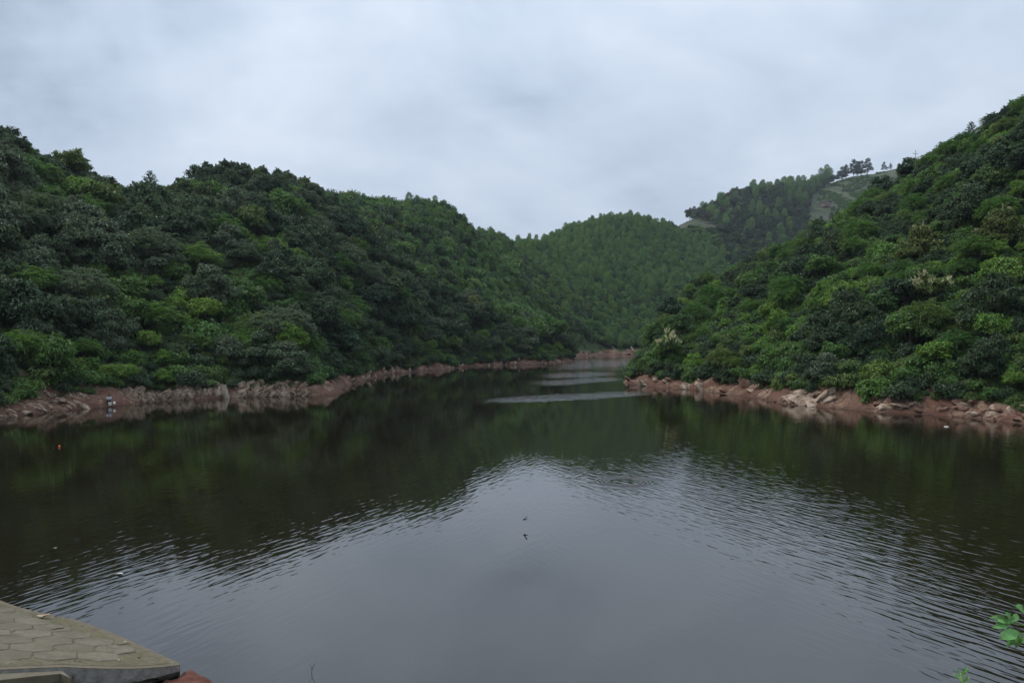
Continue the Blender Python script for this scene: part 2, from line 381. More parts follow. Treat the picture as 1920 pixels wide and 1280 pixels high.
# ------------------------------------------------------------------ water
def water_material():
    m, t, b, out = new_mat('lake_water'); g = N(t, 'ShaderNodeNewGeometry'); pos = g.outputs['Position']
    sx = N(t, 'ShaderNodeSeparateXYZ'); LK(t, pos, sx.inputs[0]); x, y = sx.outputs[0], sx.outputs[1]
    def train(ang, lam, stretch, seed, det=2.0):
        v = map_n(t, pos, loc=(seed, seed * .7, 0), rot=(0, 0, ang), scl=(1, 1, 1))
        v = map_n(t, v, scl=(1 / lam, 1 / (lam * stretch), 1))
        return noise_n(t, v, 1, det, .45, .12)
    left = train(R(24), .22, 4.6, 3.0, 1.6)                  # crests running away to the far side on the left half
    right = train(-R(29), .21, 5.2, 9.0, 1.6)
    tiny = train(0.2, .3, 2.0, 5.0, 1)
    side = math_n(t, 'MULTIPLY_ADD', math_n(t, 'SUBTRACT', x, math_n(t, 'MULTIPLY', y, .1)), .12, .5, clamp=True)
    h = math_n(t, 'ADD', math_n(t, 'MULTIPLY', left, math_n(t, 'MULTIPLY', math_n(t, 'SUBTRACT', 1.05, side), .72)), math_n(t, 'MULTIPLY', right, math_n(t, 'MULTIPLY_ADD', side, 1.35, .1)))
    h = math_n(t, 'ADD', h, math_n(t, 'MULTIPLY', tiny, .16))
    gust = noise_n(t, map_n(t, pos, scl=(.05, .035, 1)), 1, 3, .5)
    amp = ramp_n(t, gust, [(.3, (.55,)*3), (.65, (1.15,)*3)])
    sx0 = math_n(t, 'SUBTRACT', x, 0.5); sy0 = math_n(t, 'SUBTRACT', y, 17.0)      # calm water in the lee of the embankment
    lee = math_n(t, 'SQRT', math_n(t, 'ADD', math_n(t, 'MULTIPLY', sx0, sx0), math_n(t, 'MULTIPLY', math_n(t, 'MULTIPLY', sy0, sy0), .35)))
    amp = math_n(t, 'MULTIPLY', amp, math_n(t, 'MULTIPLY_ADD', math_n(t, 'MULTIPLY', math_n(t, 'SUBTRACT', lee, 4.0), .2, clamp=True), .75, .25))
    amp = math_n(t, 'MULTIPLY', amp, math_n(t, 'SUBTRACT', 1.0, math_n(t, 'MULTIPLY', math_n(t, 'MULTIPLY', math_n(t, 'SUBTRACT', y, 26.0), .025, clamp=True), .62)))     # quieter further out
    # wind-ruffled lanes on the narrow arm of the lake
    def lane(x0, x1, yc, half, bend, seed):
        yy = math_n(t, 'SUBTRACT', y, math_n(t, 'ADD', yc, math_n(t, 'ADD', math_n(t, 'MULTIPLY', math_n(t, 'SUBTRACT', x, x0), bend), math_n(t, 'MULTIPLY', noise_n(t, map_n(t, pos, loc=(seed, 0, 0)), .12, 3), half * 1.2))))
        a = math_n(t, 'SUBTRACT', 1.0, math_n(t, 'DIVIDE', math_n(t, 'ABSOLUTE', yy), half), clamp=True)
        wx = math_n(t, 'MULTIPLY', math_n(t, 'MULTIPLY', math_n(t, 'SUBTRACT', x, x0), .14, clamp=True), math_n(t, 'MULTIPLY', math_n(t, 'SUBTRACT', x1, x), .2, clamp=True))
        return math_n(t, 'MULTIPLY', math_n(t, 'MULTIPLY', a, 1.3, clamp=True), wx)
    wind = lane(-4.5, 18.5, 83, 5.6, .6, 2.0)
    for L in ((2, 20.5, 114, 10, .9, 5.0), (4, 22, 134, 13, .9, 8.0), (8, 45, 172, 52, 1.0, 12.0)):
        wind = math_n(t, 'MAXIMUM', wind, lane(*L))
    wind = math_n(t, 'MULTIPLY', wind, math_n(t, 'MULTIPLY', math_n(t, 'SUBTRACT', noise_n(t, map_n(t, pos, scl=(1.3, .3, 1)), 1, 4, .7), .27), 4.5, clamp=True))
    chop = train(.5, .4, 1.8, 21.0, 2)
    # a ring spreading from a fish
    cx, cy = W(1172, 903); dx = math_n(t, 'SUBTRACT', x, cx); dy = math_n(t, 'SUBTRACT', y, cy)
    rr = math_n(t, 'SQRT', math_n(t, 'ADD', math_n(t, 'MULTIPLY', dx, dx), math_n(t, 'MULTIPLY', dy, dy)))
    calm = math_n(t, 'MULTIPLY', math_n(t, 'SUBTRACT', rr, .95), 4, clamp=True)
    ringm = math_n(t, 'SUBTRACT', 1.0, math_n(t, 'MULTIPLY', math_n(t, 'ABSOLUTE', math_n(t, 'SUBTRACT', rr, 1.12)), 2.8), clamp=True)
    ring = math_n(t, 'MULTIPLY', math_n(t, 'SINE', math_n(t, 'MULTIPLY', rr, 30)), math_n(t, 'MULTIPLY', ringm, 1.1))
    hh = math_n(t, 'MULTIPLY', math_n(t, 'MULTIPLY', h, amp), math_n(t, 'MULTIPLY_ADD', calm, .75, .25))
    hh = math_n(t, 'ADD', hh, ring)
    hh = math_n(t, 'ADD', hh, math_n(t, 'MULTIPLY', math_n(t, 'MULTIPLY', chop, wind), 22.0))
    bp = N(t, 'ShaderNodeBump'); bp.inputs['Strength'].default_value = 1; bp.inputs['Distance'].default_value = .0135
    LK(t, hh, bp.inputs['Height']); LK(t, bp.outputs[0], b.inputs['Normal'])
    b.inputs['Base Color'].default_value = (.011, .0085, .004, 1); b.inputs['Roughness'].default_value = .02; b.inputs['IOR'].default_value = 1.78
    return m
M['water'] = water_material()
wv = [(-140, -40, 0), (220, -40, 0), (220, 420, 0), (-140, 420, 0)]
struct(link('water', mesh_np('water', wv, [(0, 1, 2, 3)], [M['water']])))

# ------------------------------------------------------------------ plant prototypes
def leaf_cloud(name, pos, nrm, axis, L, Wd, mat, fold=.12, droop=.18):
    n = len(pos); nrm = nrm / (np.linalg.norm(nrm, axis=1)[:, None] + 1e-9)
    axis = axis - nrm * (axis * nrm).sum(1)[:, None]; axis /= np.linalg.norm(axis, axis=1)[:, None] + 1e-9
    side = np.cross(nrm, axis); L = np.broadcast_to(L, n)[:, None]; Wd = np.broadcast_to(Wd, n)[:, None]
    V = np.empty((n, 4, 3))
    V[:, 0] = pos - axis * L * .5; V[:, 2] = pos + axis * L * .5 - nrm * L * droop
    V[:, 1] = pos + side * Wd * .5 + nrm * Wd * fold; V[:, 3] = pos - side * Wd * .5 + nrm * Wd * fold
    F_ = np.arange(n * 4).reshape(n, 4)
    return mesh_np(name, V.reshape(-1, 3), F_, [mat], False, rng.random(n))
def sph(n, zmin=-1):
    z = rng.uniform(zmin, 1, n); a = rng.uniform(0, 2 * np.pi, n); r = np.sqrt(1 - z * z); return np.c_[r * np.cos(a), r * np.sin(a), z]
def clump_leaves(C, Rr, n_per, zmin=-.45, flat=.8, twigs=2.2):
    """leaf positions and outward directions: uneven clumps with leafy shoots standing out of them"""
    pos, d = [], []; ctr = np.mean(C, axis=0)
    for c, r in zip(C, Rr):
        r = r * rng.uniform(.7, 1.2); k = max(8, int(n_per * r * r * .8)); s = sph(k, zmin); rad = r * (rng.uniform(.12, 1, k)[:, None]**.45) * 1.06
        q = s * rad * np.array([1, 1, flat]); q += rng.normal(0, .1, q.shape)
        pos.append(c + q); d.append(s)
        for _ in range(rng.poisson(twigs)):
            t = sph(1, -.1)[0] * .7 + (c - ctr) / (np.linalg.norm(c - ctr) + 1e-6) * .6 + np.array([0, 0, .35]); t /= np.linalg.norm(t); L = r * rng.uniform(.9, 1.7); m = int(26 * L) + 6
            f = rng.uniform(.3, 1, m)[:, None]; p = c + t * L * f - np.array([0, 0, .22]) * L * f * f + rng.normal(0, .07, (m, 3)); pos.append(p); d.append(sph(m, -.1) * .7 + t * .6)
    return np.vstack(pos), np.vstack(d)
def mk_leaves(name, pos, d, L, Wd, mat, up=.55, jit=.45, hang=.35):
    nrm = d * .7 + np.array([0, 0, up]) + rng.normal(0, jit, d.shape)
    ax = d * np.array([1, 1, .3]) + rng.normal(0, .5, d.shape) - np.array([0, 0, hang])
    n = len(pos); return leaf_cloud(name, pos, nrm, ax, L * rng.uniform(.7, 1.3, n), Wd * rng.uniform(.7, 1.3, n), mat)
def limbs(h, targets, r0, mat, name='trunk', split=.35):
    lst = [([(0, 0, -1.2), (0.04, 0, h * .3), (rng.normal(0, .1), rng.normal(0, .1), h * .62), (rng.normal(0, .15), rng.normal(0, .15), h * .9)], [r0 * 1.25, r0, r0 * .7, r0 * .25])]
    for c in targets:
        z0 = h * rng.uniform(split, .7); m_ = np.array([c[0] * .5, c[1] * .5, (z0 + c[2]) * .5 - .1])
        lst.append(([(0, 0, z0), tuple(m_), tuple(c)], [r0 * .45, r0 * .28, r0 * .08]))
    return tubes_mesh(name, lst, mat, 6)

def crown_round(seed, R_=2.3, hz=1.9, hc=3.4, k=36, npc=330, L=.37, Wd=.17, mat='dark', flat=.75):
    C = sph(k, -.35); C = C * np.array([R_, R_, hz]) * rng.uniform(.45, .85, (k, 1)); C[:, 2] += hc; C += rng.normal(0, .15, C.shape)
    Rr = rng.uniform(.5, .95, k) * R_ / 2.3
    pos, d = clump_leaves(C, Rr, npc, -.4, flat)
    return mk_leaves('crown', pos, d, L, Wd, M[mat]), limbs(hc + hz * .5, C[::4], .13, M['bark'])
def crown_layer(seed, R_=2.6, hc=3.2, tiers=4, k=9, npc=300, L=.4, Wd=.15, mat='grey'):
    C = []
    for i in range(tiers):
        f = i / (tiers - 1); r = R_ * (1 - .62 * f * f)
        for j in range(k - i):
            a = rng.uniform(0, 6.28); q = r * math.sqrt(rng.uniform(.1, 1)); C.append((q * math.cos(a), q * math.sin(a), hc - 1.2 + f * 2.7 - .25 * (q / R_)**2 + rng.normal(0, .18)))
    C = np.array(C); pos, d = clump_leaves(C, rng.uniform(.6, 1.05, len(C)), npc, -.35, .68)
    return mk_leaves('crown', pos, d, L, Wd, M[mat], up=.6), limbs(hc + 1, C[::4], .13, M['bark'])
def crown_frond(seed, R_=2.4, hc=3.2, nf=330, mat='mid', Lr=.95, leaflet=.26):
    """pinnate fronds drooping from an umbrella crown"""
    s = sph(nf, -.15); base = s * np.array([R_, R_, R_ * .72]) * rng.uniform(.35, .95, (nf, 1)); base[:, 2] += hc
    pos, nr, ax = [], [], []
    for b, q in zip(base, s):
        a = np.array([q[0], q[1], .15 + .3 * q[2]]) + rng.normal(0, .3, 3); a /= np.linalg.norm(a); sd = np.cross(a, [0, 0, 1]); sd /= np.linalg.norm(sd) + 1e-9
        upv = np.cross(sd, a)
        for j in range(8):
            f = (j + .5) / 8; c = b + a * Lr * f - np.array([0, 0, 1]) * Lr * .55 * f * f
            for sg in (-1, 1):
                pos.append(c + sd * sg * leaflet * .45); nr.append(upv + rng.normal(0, .22, 3) + sd * sg * -.25); ax.append(sd * sg + a * .45 - np.array([0, 0, .35]))
    pos = np.array(pos); n = len(pos)
    return leaf_cloud('crown', pos, np.array(nr), np.array(ax), leaflet * rng.uniform(.8, 1.2, n), leaflet * .42 * rng.uniform(.8, 1.2, n), M[mat]), limbs(hc + .6, base[::40], .1, M['bark'])
def crown_vine(seed, R_=2.0, h=2.6, k=46, npc=360, L=.28, Wd=.22, mat='vine'):
    C = sph(k, -.05) * np.array([R_, R_, h]) * rng.uniform(.72, .95, (k, 1)); C[:, 2] = C[:, 2] * .8 + .5
    Rr = rng.uniform(.4, .75, k); pos, d = clump_leaves(C, Rr, npc, -.6, 1.15)
    for i in range(12):        # trailing curtains
        a = rng.uniform(0, 6.28); q = np.array([math.cos(a) * R_ * .95, math.sin(a) * R_ * .95, h * .55]); n = 90
        z = rng.uniform(0, 1, n); p = q + np.c_[rng.normal(0, .16, n), rng.normal(0, .16, n), -z * h * .75]; pos = np.vstack([pos, p]); d = np.vstack([d, np.tile([math.cos(a), math.sin(a), .15], (n, 1))])
    return mk_leaves('crown', pos, d, L, Wd, M[mat], up=.35, hang=.7), limbs(h * .8, C[::7], .09, M['bark'], split=.2)
def crown_euc(seed, h=11, R_=2.3, mat='euc'):
    k = 44; C, Rr = [], []
    for i in range(k):
        f = (i + .5) / k; r = R_ * math.sqrt(max(0, 1 - (abs(f - .36) / (.66 if f > .36 else .5))**2.1)); a = i * 2.4 + rng.uniform(-.4, .4); q = r * rng.uniform(.4, .8)
        C.append((q * math.cos(a), q * math.sin(a), h * .34 + f * h * .6)); Rr.append((.6 + .28 * (1 - f)) * rng.uniform(.8, 1.15))
    C = np.array(C); pos, d = clump_leaves(C, Rr, 300, -.5, .95, .8)
    return mk_leaves('crown', pos, d, .3, .1, M[mat], up=.45, hang=.7), tubes_mesh('trunk', [([(0, 0, -1.5), (.05, 0, h * .3), (0, .06, h * .6), (0, 0, h * .93)], [.14, .115, .08, .03])] + [([(0, 0, c[2] - .9), tuple(c)], [.045, .015]) for c in C[::5]], M['palebark'])
def crown_pine(seed, h=9, R_=2.6, mat='pine'):
    C, Rr = [], []
    for i in range(7):
        f = i / 6; r = R_ * (1 - .75 * f)
        for j in range(7 - i // 2):
            a = rng.uniform(0, 6.28); q = r * rng.uniform(.3, 1); C.append((q * math.cos(a), q * math.sin(a), h * (.42 + .55 * f) + rng.normal(0, .15))); Rr.append(rng.uniform(.7, 1.1) * (1 - .35 * f))
    C = np.array(C); pos, d = clump_leaves(C, Rr, 240, -.3, .35)
    return mk_leaves('crown', pos, d, .34, .1, M[mat], up=.8), tubes_mesh('trunk', [([(0, 0, -1.5), (0, 0, h * .5), (0, 0, h * .95)], [.17, .11, .03])] + [([(0, 0, c[2] - .3), tuple(c)], [.05, .015]) for c in C[::3]], M['bark'])
def crown_conifer(seed, h=5.5, mat='dark'):
    """thin open tree with rising twigs and gaps"""
    tw, pos, d = [], [], []
    for i in range(34):
        f = i / 33; z = h * (.25 + .72 * f); a = i * 2.4; L = 1.55 * (1 - f)**.8 + .25; e = np.array([math.cos(a) * L, math.sin(a) * L, z + L * .55])
        tw.append(([(0, 0, z - .2), tuple((np.array([0, 0, z]) * .5 + e * .5) - [0, 0, .1]), tuple(e)], [.025, .016, .006]))
        n = int(46 * L); tt = rng.uniform(.3, 1, n)[:, None]; pos.append(np.array([0, 0, z]) * (1 - tt) + e * tt + rng.normal(0, .1, (n, 3))); d.append(sph(n, -.2))
    return mk_leaves('crown', np.vstack(pos), np.vstack(d), .24, .1, M[mat]), tubes_mesh('trunk', [([(0, 0, -1), (.04, 0, h * .5), (0, 0, h)], [.09, .05, .01])] + tw, M['bark'])
def crown_shrub(seed, R_=.95, mat='mid', L=.2, Wd=.1):
    k = 12; C = sph(k, -.1) * np.array([R_, R_, R_ * .8]) * rng.uniform(.4, .8, (k, 1)); C[:, 2] += R_ * .55
    pos, d = clump_leaves(C, rng.uniform(.32, .5, k) * R_, 900 / R_, -.4, .85)
    return mk_leaves('crown', pos, d, L, Wd, M[mat]), tubes_mesh('trunk', [([(0, 0, -.5), tuple(c)], [.035, .008]) for c in C[::2]], M['bark'], 5)
def blossoms(crown, mat, n=46, s=.5, seed=0):
    """upright panicles scattered over the outer shell of a crown"""
    co = np.empty(len(crown.vertices) * 3); crown.vertices.foreach_get('co', co); co = co.reshape(-1, 3)
    c = co.mean(0); out = co[(co[:, 2] > np.quantile(co[:, 2], .38))]; rad = np.linalg.norm((out - c) * [1, 1, 1.2], axis=1); out = out[rad > np.quantile(rad, .8)]
    P_, D_ = [], []
    for b in out[rng.choice(len(out), n, False)]:
        dr = (b - c); dr /= np.linalg.norm(dr); dr[2] += .7; dr /= np.linalg.norm(dr); m_ = 26; tt = rng.uniform(0, 1, m_)[:, None]
        P_.append(b + dr * tt * s * 1.1 + rng.normal(0, 1, (m_, 3)) * .16 * s * (1.15 - tt)); D_.append(sph(m_, -.2))
    return mk_leaves('blossom', np.vstack(P_), np.vstack(D_), .14 * s / .5, .09 * s / .5, M[mat])

PROTO = {}
def reg(key, mk, n):
    PROTO[key] = [mk(i) for i in range(n)]
reg('round_dark', lambda i: crown_round(i, mat='dark', R_=2.3 + .2 * i), 3)
reg('round_grey', lambda i: crown_round(i, mat='grey', L=.34, Wd=.14, R_=2.2, hz=1.7), 2)
reg('round_mid', lambda i: crown_round(i, mat='mid', R_=2.1), 2)
reg('layer_grey', lambda i: crown_layer(i, mat='grey'), 2)
reg('layer_dark', lambda i: crown_layer(i, mat='dark', R_=2.8), 2)
reg('layer_olive', lambda i: crown_layer(i, mat='olive', R_=2.4), 1)
reg('frond_mid', lambda i: crown_frond(i, mat='mid'), 2)
reg('frond_grey', lambda i: crown_frond(i, mat='grey', R_=2.6), 2)
reg('bright', lambda i: crown_round(i, mat='bright', R_=1.7, hz=1.6, hc=2.9, L=.26, Wd=.14), 2)
reg('vine', lambda i: crown_vine(i), 3)
reg('vine_mid', lambda i: crown_vine(i, mat='mid', R_=1.8, h=2.2), 2)
reg('euc', lambda i: crown_euc(i, h=9.5 + .7 * i, R_=2.2 + .15 * (i % 3)), 4)
reg('pine', lambda i: crown_pine(i, h=8 + i), 3)
reg('conifer', lambda i: crown_conifer(i), 1)
reg('brown', lambda i: crown_round(i, mat='brown', R_=2.4), 1)
reg('shrub_mid', lambda i: crown_shrub(i, mat='mid'), 2)
reg('shrub_dark', lambda i: crown_shrub(i, mat='dark'), 2)
reg('shrub_grass', lambda i: crown_shrub(i, mat='grass', R_=.7, L=.3, Wd=.05), 2)
reg('rust', lambda i: crown_round(i, mat='rust', R_=2.0), 1)
BL = {}
def bl(key, i, mat, n, s):
    k = (key, i, mat, n, s)
    if k not in BL: BL[k] = blossoms(PROTO[key][i][0], mat, n, s)
    return BL[k]

def plant(name, key, i, x, y, scl, label, cat, group=None, rot=None, z=None, blossom=None, sink=.1):
    cr, tr = PROTO[key][i % len(PROTO[key])]
    z = float(Hq(x, y)) if z is None else z
    sc = scl if isinstance(scl, tuple) else (scl, scl, scl)
    e = link(name, None, None, (x, y, z - sink), (0, 0, random.uniform(0, 6.28) if rot is None else rot), sc); e.empty_display_size = .3
    link('trunk', tr, e); link('crown', cr, e)
    if blossom: link('blossom', bl(key, i % len(PROTO[key]), *blossom), e)
    return tag(e, label, cat, group)

# ------------------------------------------------------------------ planting plan
ZONE_E = [(520,325),(600,390),(690,470),(800,560),(880,585),(1000,625),(1060,650),(1160,655),(1320,660),(1320,420),(1200,370),(1000,420),(860,390),(700,340)]
def inpoly(px, py, poly):
    ins = np.zeros(px.shape, bool); n = len(poly)
    for i in range(n):
        (ax, ay), (bx, by) = poly[i], poly[(i + 1) % n]
        c = ((ay > py) != (by > py)); ins ^= c & (px < (bx - ax) * (py - ay) / ((by - ay) or 1e-9) + ax)
    return ins
def candidates(x0, x1, y0, y1, sp):
    a, b = np.meshgrid(np.arange(x0, x1, sp), np.arange(y0, y1, sp)); b = b.astype(float); a = a + (np.arange(a.shape[0]) % 2)[:, None] * sp * .5
    a = a + rng.uniform(-.38, .38, a.shape) * sp; b = b + rng.uniform(-.38, .38, b.shape) * sp
    return a.ravel(), b.ravel()
def visible(x, y, top, slack=1.5):
    t = np.linspace(.1, .985, 60); v = np.ones(len(x), bool); z1 = top
    for k in t:
        h = Hq(x * k, y * k); h = np.where(bil(GD, x * k, y * k) > 0, h, -1)
        v &= (CAM_H + (z1 - CAM_H) * k) > h - slack
    return v
def plan(x0, x1, y0, y1, sp, height, dmin, zone):
    x, y = candidates(x0, x1, y0, y1, sp); d = shore_dist(x, y); h = Hq(x, y); px, py = proj(x, y, h)
    m = (d > dmin) & (px > -110) & (px < 2030) & zone(x, y, px, py, d)
    x, y, h, px, py, d = (q[m] for q in (x, y, h, px, py, d))
    v = visible(x, y, h + height); return [q[v] for q in (x, y, h, px, py, d)]
def is_right(x, y): return x > 22 + np.clip(y - 160, 0, 400) * .24 - np.clip(150 - y, 0, 100) * .03 + np.where(y > 285, 1e4, 0)
FIELD = [(1528,392),(1540,356),(1570,342),(1620,330),(1700,318),(1720,330),(1700,395),(1600,400)]
NOTREE = [(1515,420),(1515,378),(1560,345),(1590,326),(1640,290),(1800,260),(1800,420)]
FIELD2 = [(1258,442),(1262,414),(1300,414),(1345,425),(1345,450),(1290,450)]
TERR = lambda px, py: inpoly(px, py, FIELD) | inpoly(px, py, FIELD2)
isfar = lambda x, y: (y > 585) | ((y > 430) & (x > 150))
specs = {}
specs['left'] = plan(-130, 20, 60, 300, 3.15, 6, .9, lambda x, y, px, py, d: (d > np.where(y > 120, .9, 1.7)) & ~is_right(x, y) & ~inpoly(px, py, ZONE_E) & (px < 1070))
specs['right'] = plan(15, 160, 60, 280, 2.3, 4, 1.8, lambda x, y, px, py, d: is_right(x, y))
specs['euc'] = plan(-140, 220, 100, 640, 4.4, 8, 3, lambda x, y, px, py, d: ~is_right(x, y) & (inpoly(px, py, ZONE_E) | ((y > 330) & (px > 1000) & (px < 1500))) & ~isfar(x, y) & ~TERR(px, py))
specs['far'] = plan(80, 560, 400, 960, 6.2, 10, 6, lambda x, y, px, py, d: isfar(x, y) & ~TERR(px, py) & ~inpoly(px, py, NOTREE) & (px > 1225) & (px < 1760))

LMK_L = [(0, 150, 'above the grassy red bank'), (150, 270, 'above the seated angler'), (270, 400, 'above the pale slanted rocks'), (400, 520, 'above the leaning concrete slab'), (520, 660, 'above the bare red point'), (660, 800, 'above the shaded cove'), (800, 950, 'above the middle bank'), (950, 1080, 'above the narrow rocky spit')]
LMK_R = [(1180, 1290, 'on the promontory tip'), (1290, 1400, 'above the promontory slabs'), (1400, 1500, 'above the small red stones'), (1500, 1620, 'above the mud bank'), (1620, 1720, 'above the big pale boulders'), (1720, 1830, 'above the dead branch'), (1830, 2100, 'by the picture edge')]
LMK_E = [(480, 640, 'under the rounded knob'), (640, 760, 'on the long ridge'), (760, 870, 'by the step in the ridge'), (870, 960, 'left of the notch'), (960, 1060, 'below the notch'), (1060, 1150, 'left of the middle summit'), (1150, 1230, 'below the middle summit'), (1230, 1340, 'right of the middle summit')]
LMK_F = [(1200, 1330, 'by the red plot'), (1330, 1440, 'mid far ridge'), (1440, 1530, 'beside the terraced fields'), (1530, 1780, 'among the terraced fields')]
ORD = ['leftmost', 'second from left', 'third from left', 'fourth from left', 'fifth from left', 'sixth from left', 'seventh from left', 'eighth from left']
def lmk(px, tab):
    for a, b, t in tab:
        if a <= px < b: return t
    return tab[0][2] if px < tab[0][0] else tab[-1][2]
LOOK = {'round_dark': 'round dark green', 'round_grey': 'round grey green', 'round_mid': 'round mid green', 'layer_grey': 'tiered grey green', 'layer_dark': 'tiered dark green', 'layer_olive': 'tiered olive', 'frond_mid': 'feathery mid green',
        'frond_grey': 'feathery grey green', 'bright': 'bright yellow-green', 'vine': 'bright vine-draped', 'vine_mid': 'mid green vine-draped', 'euc': 'slim pointed', 'pine': 'dark pine', 'brown': 'brownish', 'shrub_mid': 'low', 'shrub_dark': 'low dark'}
def finish_labels(todo):
    """things that read alike get their order from left to right; what still reads alike shares one label and group"""
    by = {}
    for e, base, px in todo: by.setdefault(base, []).append((px, e))
    for base, l in by.items():
        l.sort(key=lambda q: q[0])
        for k, (px, e) in enumerate(l):
            e['label'] = base if len(l) == 1 or len(l) > 8 else f'{base}, {ORD[k]}'
            if len(l) > 8: e['group'] = base
def stuff_instances(name, keys, pts, label, cat):
    """one mass of plants nobody could count: points carrying a shared plant each"""
    V = np.array([(p[0], p[1], p[2]) for p in pts]); me = bpy.data.meshes.new(name); me.from_pydata(V.tolist(), [], [])
    n = len(V)
    for an, ty, val in (('pick', 'INT', [p[3] for p in pts]), ('spin', 'FLOAT', [p[4] for p in pts]), ('size', 'FLOAT', [p[5] for p in pts])):
        a = me.attributes.new(an, ty, 'POINT'); a.data.foreach_set('value', np.array(val, np.int32 if ty == 'INT' else np.float32))
    o = link(name, me); ng = bpy.data.node_groups.new(name, 'GeometryNodeTree')
    ng.interface.new_socket('Geometry', in_out='INPUT', socket_type='NodeSocketGeometry'); ng.interface.new_socket('Geometry', in_out='OUTPUT', socket_type='NodeSocketGeometry')
    gi = N(ng, 'NodeGroupInput'); go = N(ng, 'NodeGroupOutput'); jn = N(ng, 'GeometryNodeJoinGeometry'); ip = N(ng, 'GeometryNodeInstanceOnPoints')
    for crown in keys:
        jj = N(ng, 'GeometryNodeJoinGeometry'); gi2 = N(ng, 'GeometryNodeGeometryToInstance')
        for ob in [c for c in crown.parent.children if c.name.startswith(('crown', 'trunk'))]:
            oi = N(ng, 'GeometryNodeObjectInfo'); oi.transform_space = 'ORIGINAL'; oi.inputs['Object'].default_value = ob; LK(ng, oi.outputs['Geometry'], jj.inputs[0])
        LK(ng, jj.outputs[0], gi2.inputs[0]); LK(ng, gi2.outputs[0], jn.inputs[0])
    def attr(nm, ty):
        a = N(ng, 'GeometryNodeInputNamedAttribute'); a.data_type = ty; a.inputs[0].default_value = nm; return a.outputs[0]
    cx = N(ng, 'ShaderNodeCombineXYZ'); LK(ng, attr('spin', 'FLOAT'), cx.inputs[2])
    LK(ng, gi.outputs[0], ip.inputs['Points']); LK(ng, jn.outputs[0], ip.inputs['Instance']); ip.inputs['Pick Instance'].default_value = True
    LK(ng, attr('pick', 'INT'), ip.inputs['Instance Index']); LK(ng, cx.outputs[0], ip.inputs['Rotation']); LK(ng, attr('size', 'FLOAT'), ip.inputs['Scale']); LK(ng, ip.outputs[0], go.inputs[0])
    md = o.modifiers.new('scatter', 'NODES'); md.node_group = ng
    struct(o, 'stuff'); o['label'] = label; o['category'] = cat
    return o
CROWN_OBJ = {}
HERO = []      # (px, py, radius px) kept clear for the plants set by hand

def hero(name, key, i, px, py, scl, label, cat, blossom=None, rot=None, clear=26, group=None):
    """a plant standing where the photo shows one: py is the foot of the plant"""
    g = ground_hit(px, py)
    if g is None: return None
    HERO.append((px, py, clear, g[0], g[1]))
    return plant(name, key, i, g[0], g[1], scl, label, cat, group, rot, blossom=blossom)
def ridge_pt(px, y0, y1):
    Y = np.arange(y0, y1, 1.0); x = (px - 960) / F * Y; k = int(np.argmax((Hq(x, Y) - CAM_H) / Y)); return float(x[k]), float(Y[k])
def ridge_hero(name, key, i, px, yr, scl, label, cat, clear=12, group=None):
    x, y = ridge_pt(px, *yr); HERO.append((px, 0, clear, x, y)); return plant(name, key, i, x, y, scl, label, cat, group)
hero('broadleaf_tree', 'bright', 0, 548, 690, 1.25, 'bright yellow-green tree standing above the bare red point', 'tree', clear=30)
hero('broadleaf_tree', 'bright', 1, 470, 688, .95, 'small bright green tree beside the larger bright one above the rocks', 'tree', clear=22)
hero('broadleaf_tree', 'round_grey', 0, 432, 700, .82, 'pale grey-green round tree just above the leaning concrete slab', 'tree', blossom=('white', 20, .28), clear=22)
hero('broadleaf_tree', 'layer_grey', 0, 390, 600, 1.35, 'wide tiered grey-green tree halfway up the slope, broadest crown there', 'tree', clear=40)
hero('broadleaf_tree', 'frond_grey', 0, 150, 610, 1.35, 'wide feathery tree with drooping leaves above the seated angler', 'tree', clear=40)
hero('broadleaf_tree', 'frond_mid', 0, 60, 590, 1.2, 'feathery green tree near the picture edge, above the grassy bank', 'tree', clear=34)
hero('broadleaf_tree', 'bright', 1, 5, 700, .8, 'bright green bushy tree cut by the picture edge', 'tree', clear=20)
hero('broadleaf_tree', 'round_grey', 1, 285, 470, .95, 'tree with whitish blossom high on the slope below the saddle', 'tree', blossom=('white', 34, .42), clear=24)
hero('broadleaf_tree', 'bright', 0, 345, 450, .7, 'small bright green tree beside the whitish blossoming one', 'tree', clear=18)
ridge_hero('conifer_tree', 'conifer', 0, 282, (110, 190), 1.75, 'lone open-branched tree standing in the saddle against the sky', 'tree', 14)
hero('broadleaf_tree', 'layer_grey', 1, 990, 668, 1.5, 'wide flat-crowned tree on the narrow rocky spit', 'tree', clear=30)
hero('broadleaf_tree', 'round_grey', 0, 1018, 655, 1.25, 'tree with whitish blossom at the end of the narrow rocky spit', 'tree', blossom=('white', 40, .6), clear=20)
hero('broadleaf_tree', 'bright', 1, 905, 655, 1.2, 'bright green bushy tree hanging over the middle bank', 'tree', clear=20)
hero('broadleaf_tree', 'bright', 0, 640, 575, 1.3, 'bright green tree in the gap between dark crowns above the cove', 'tree', clear=24)
hero('flowering_tree', 'round_mid', 0, 1256, 690, .95, 'tree full of cream blossom at the tip of the promontory', 'tree', blossom=('cream', 95, .6), clear=30)
hero('flowering_tree', 'round_mid', 1, 1745, 590, .85, 'tree with cream blossom spikes halfway up the vine-covered slope', 'tree', blossom=('cream', 75, .6), clear=30)
hero('flowering_tree', 'layer_grey', 0, 1552, 725, .62, 'low tree with whitish flower heads overhanging the mud bank', 'tree', blossom=('white', 70, .36), clear=30)
hero('flowering_tree', 'layer_olive', 0, 1725, 500, .95, 'olive tree with yellowish flower sprays above the cream blossoming tree', 'tree', blossom=('cream', 26, .4), clear=34)
hero('flowering_tree', 'layer_olive', 0, 1880, 480, .95, 'olive tree with pale flower sprays by the picture edge', 'tree', blossom=('cream', 26, .4), clear=34)
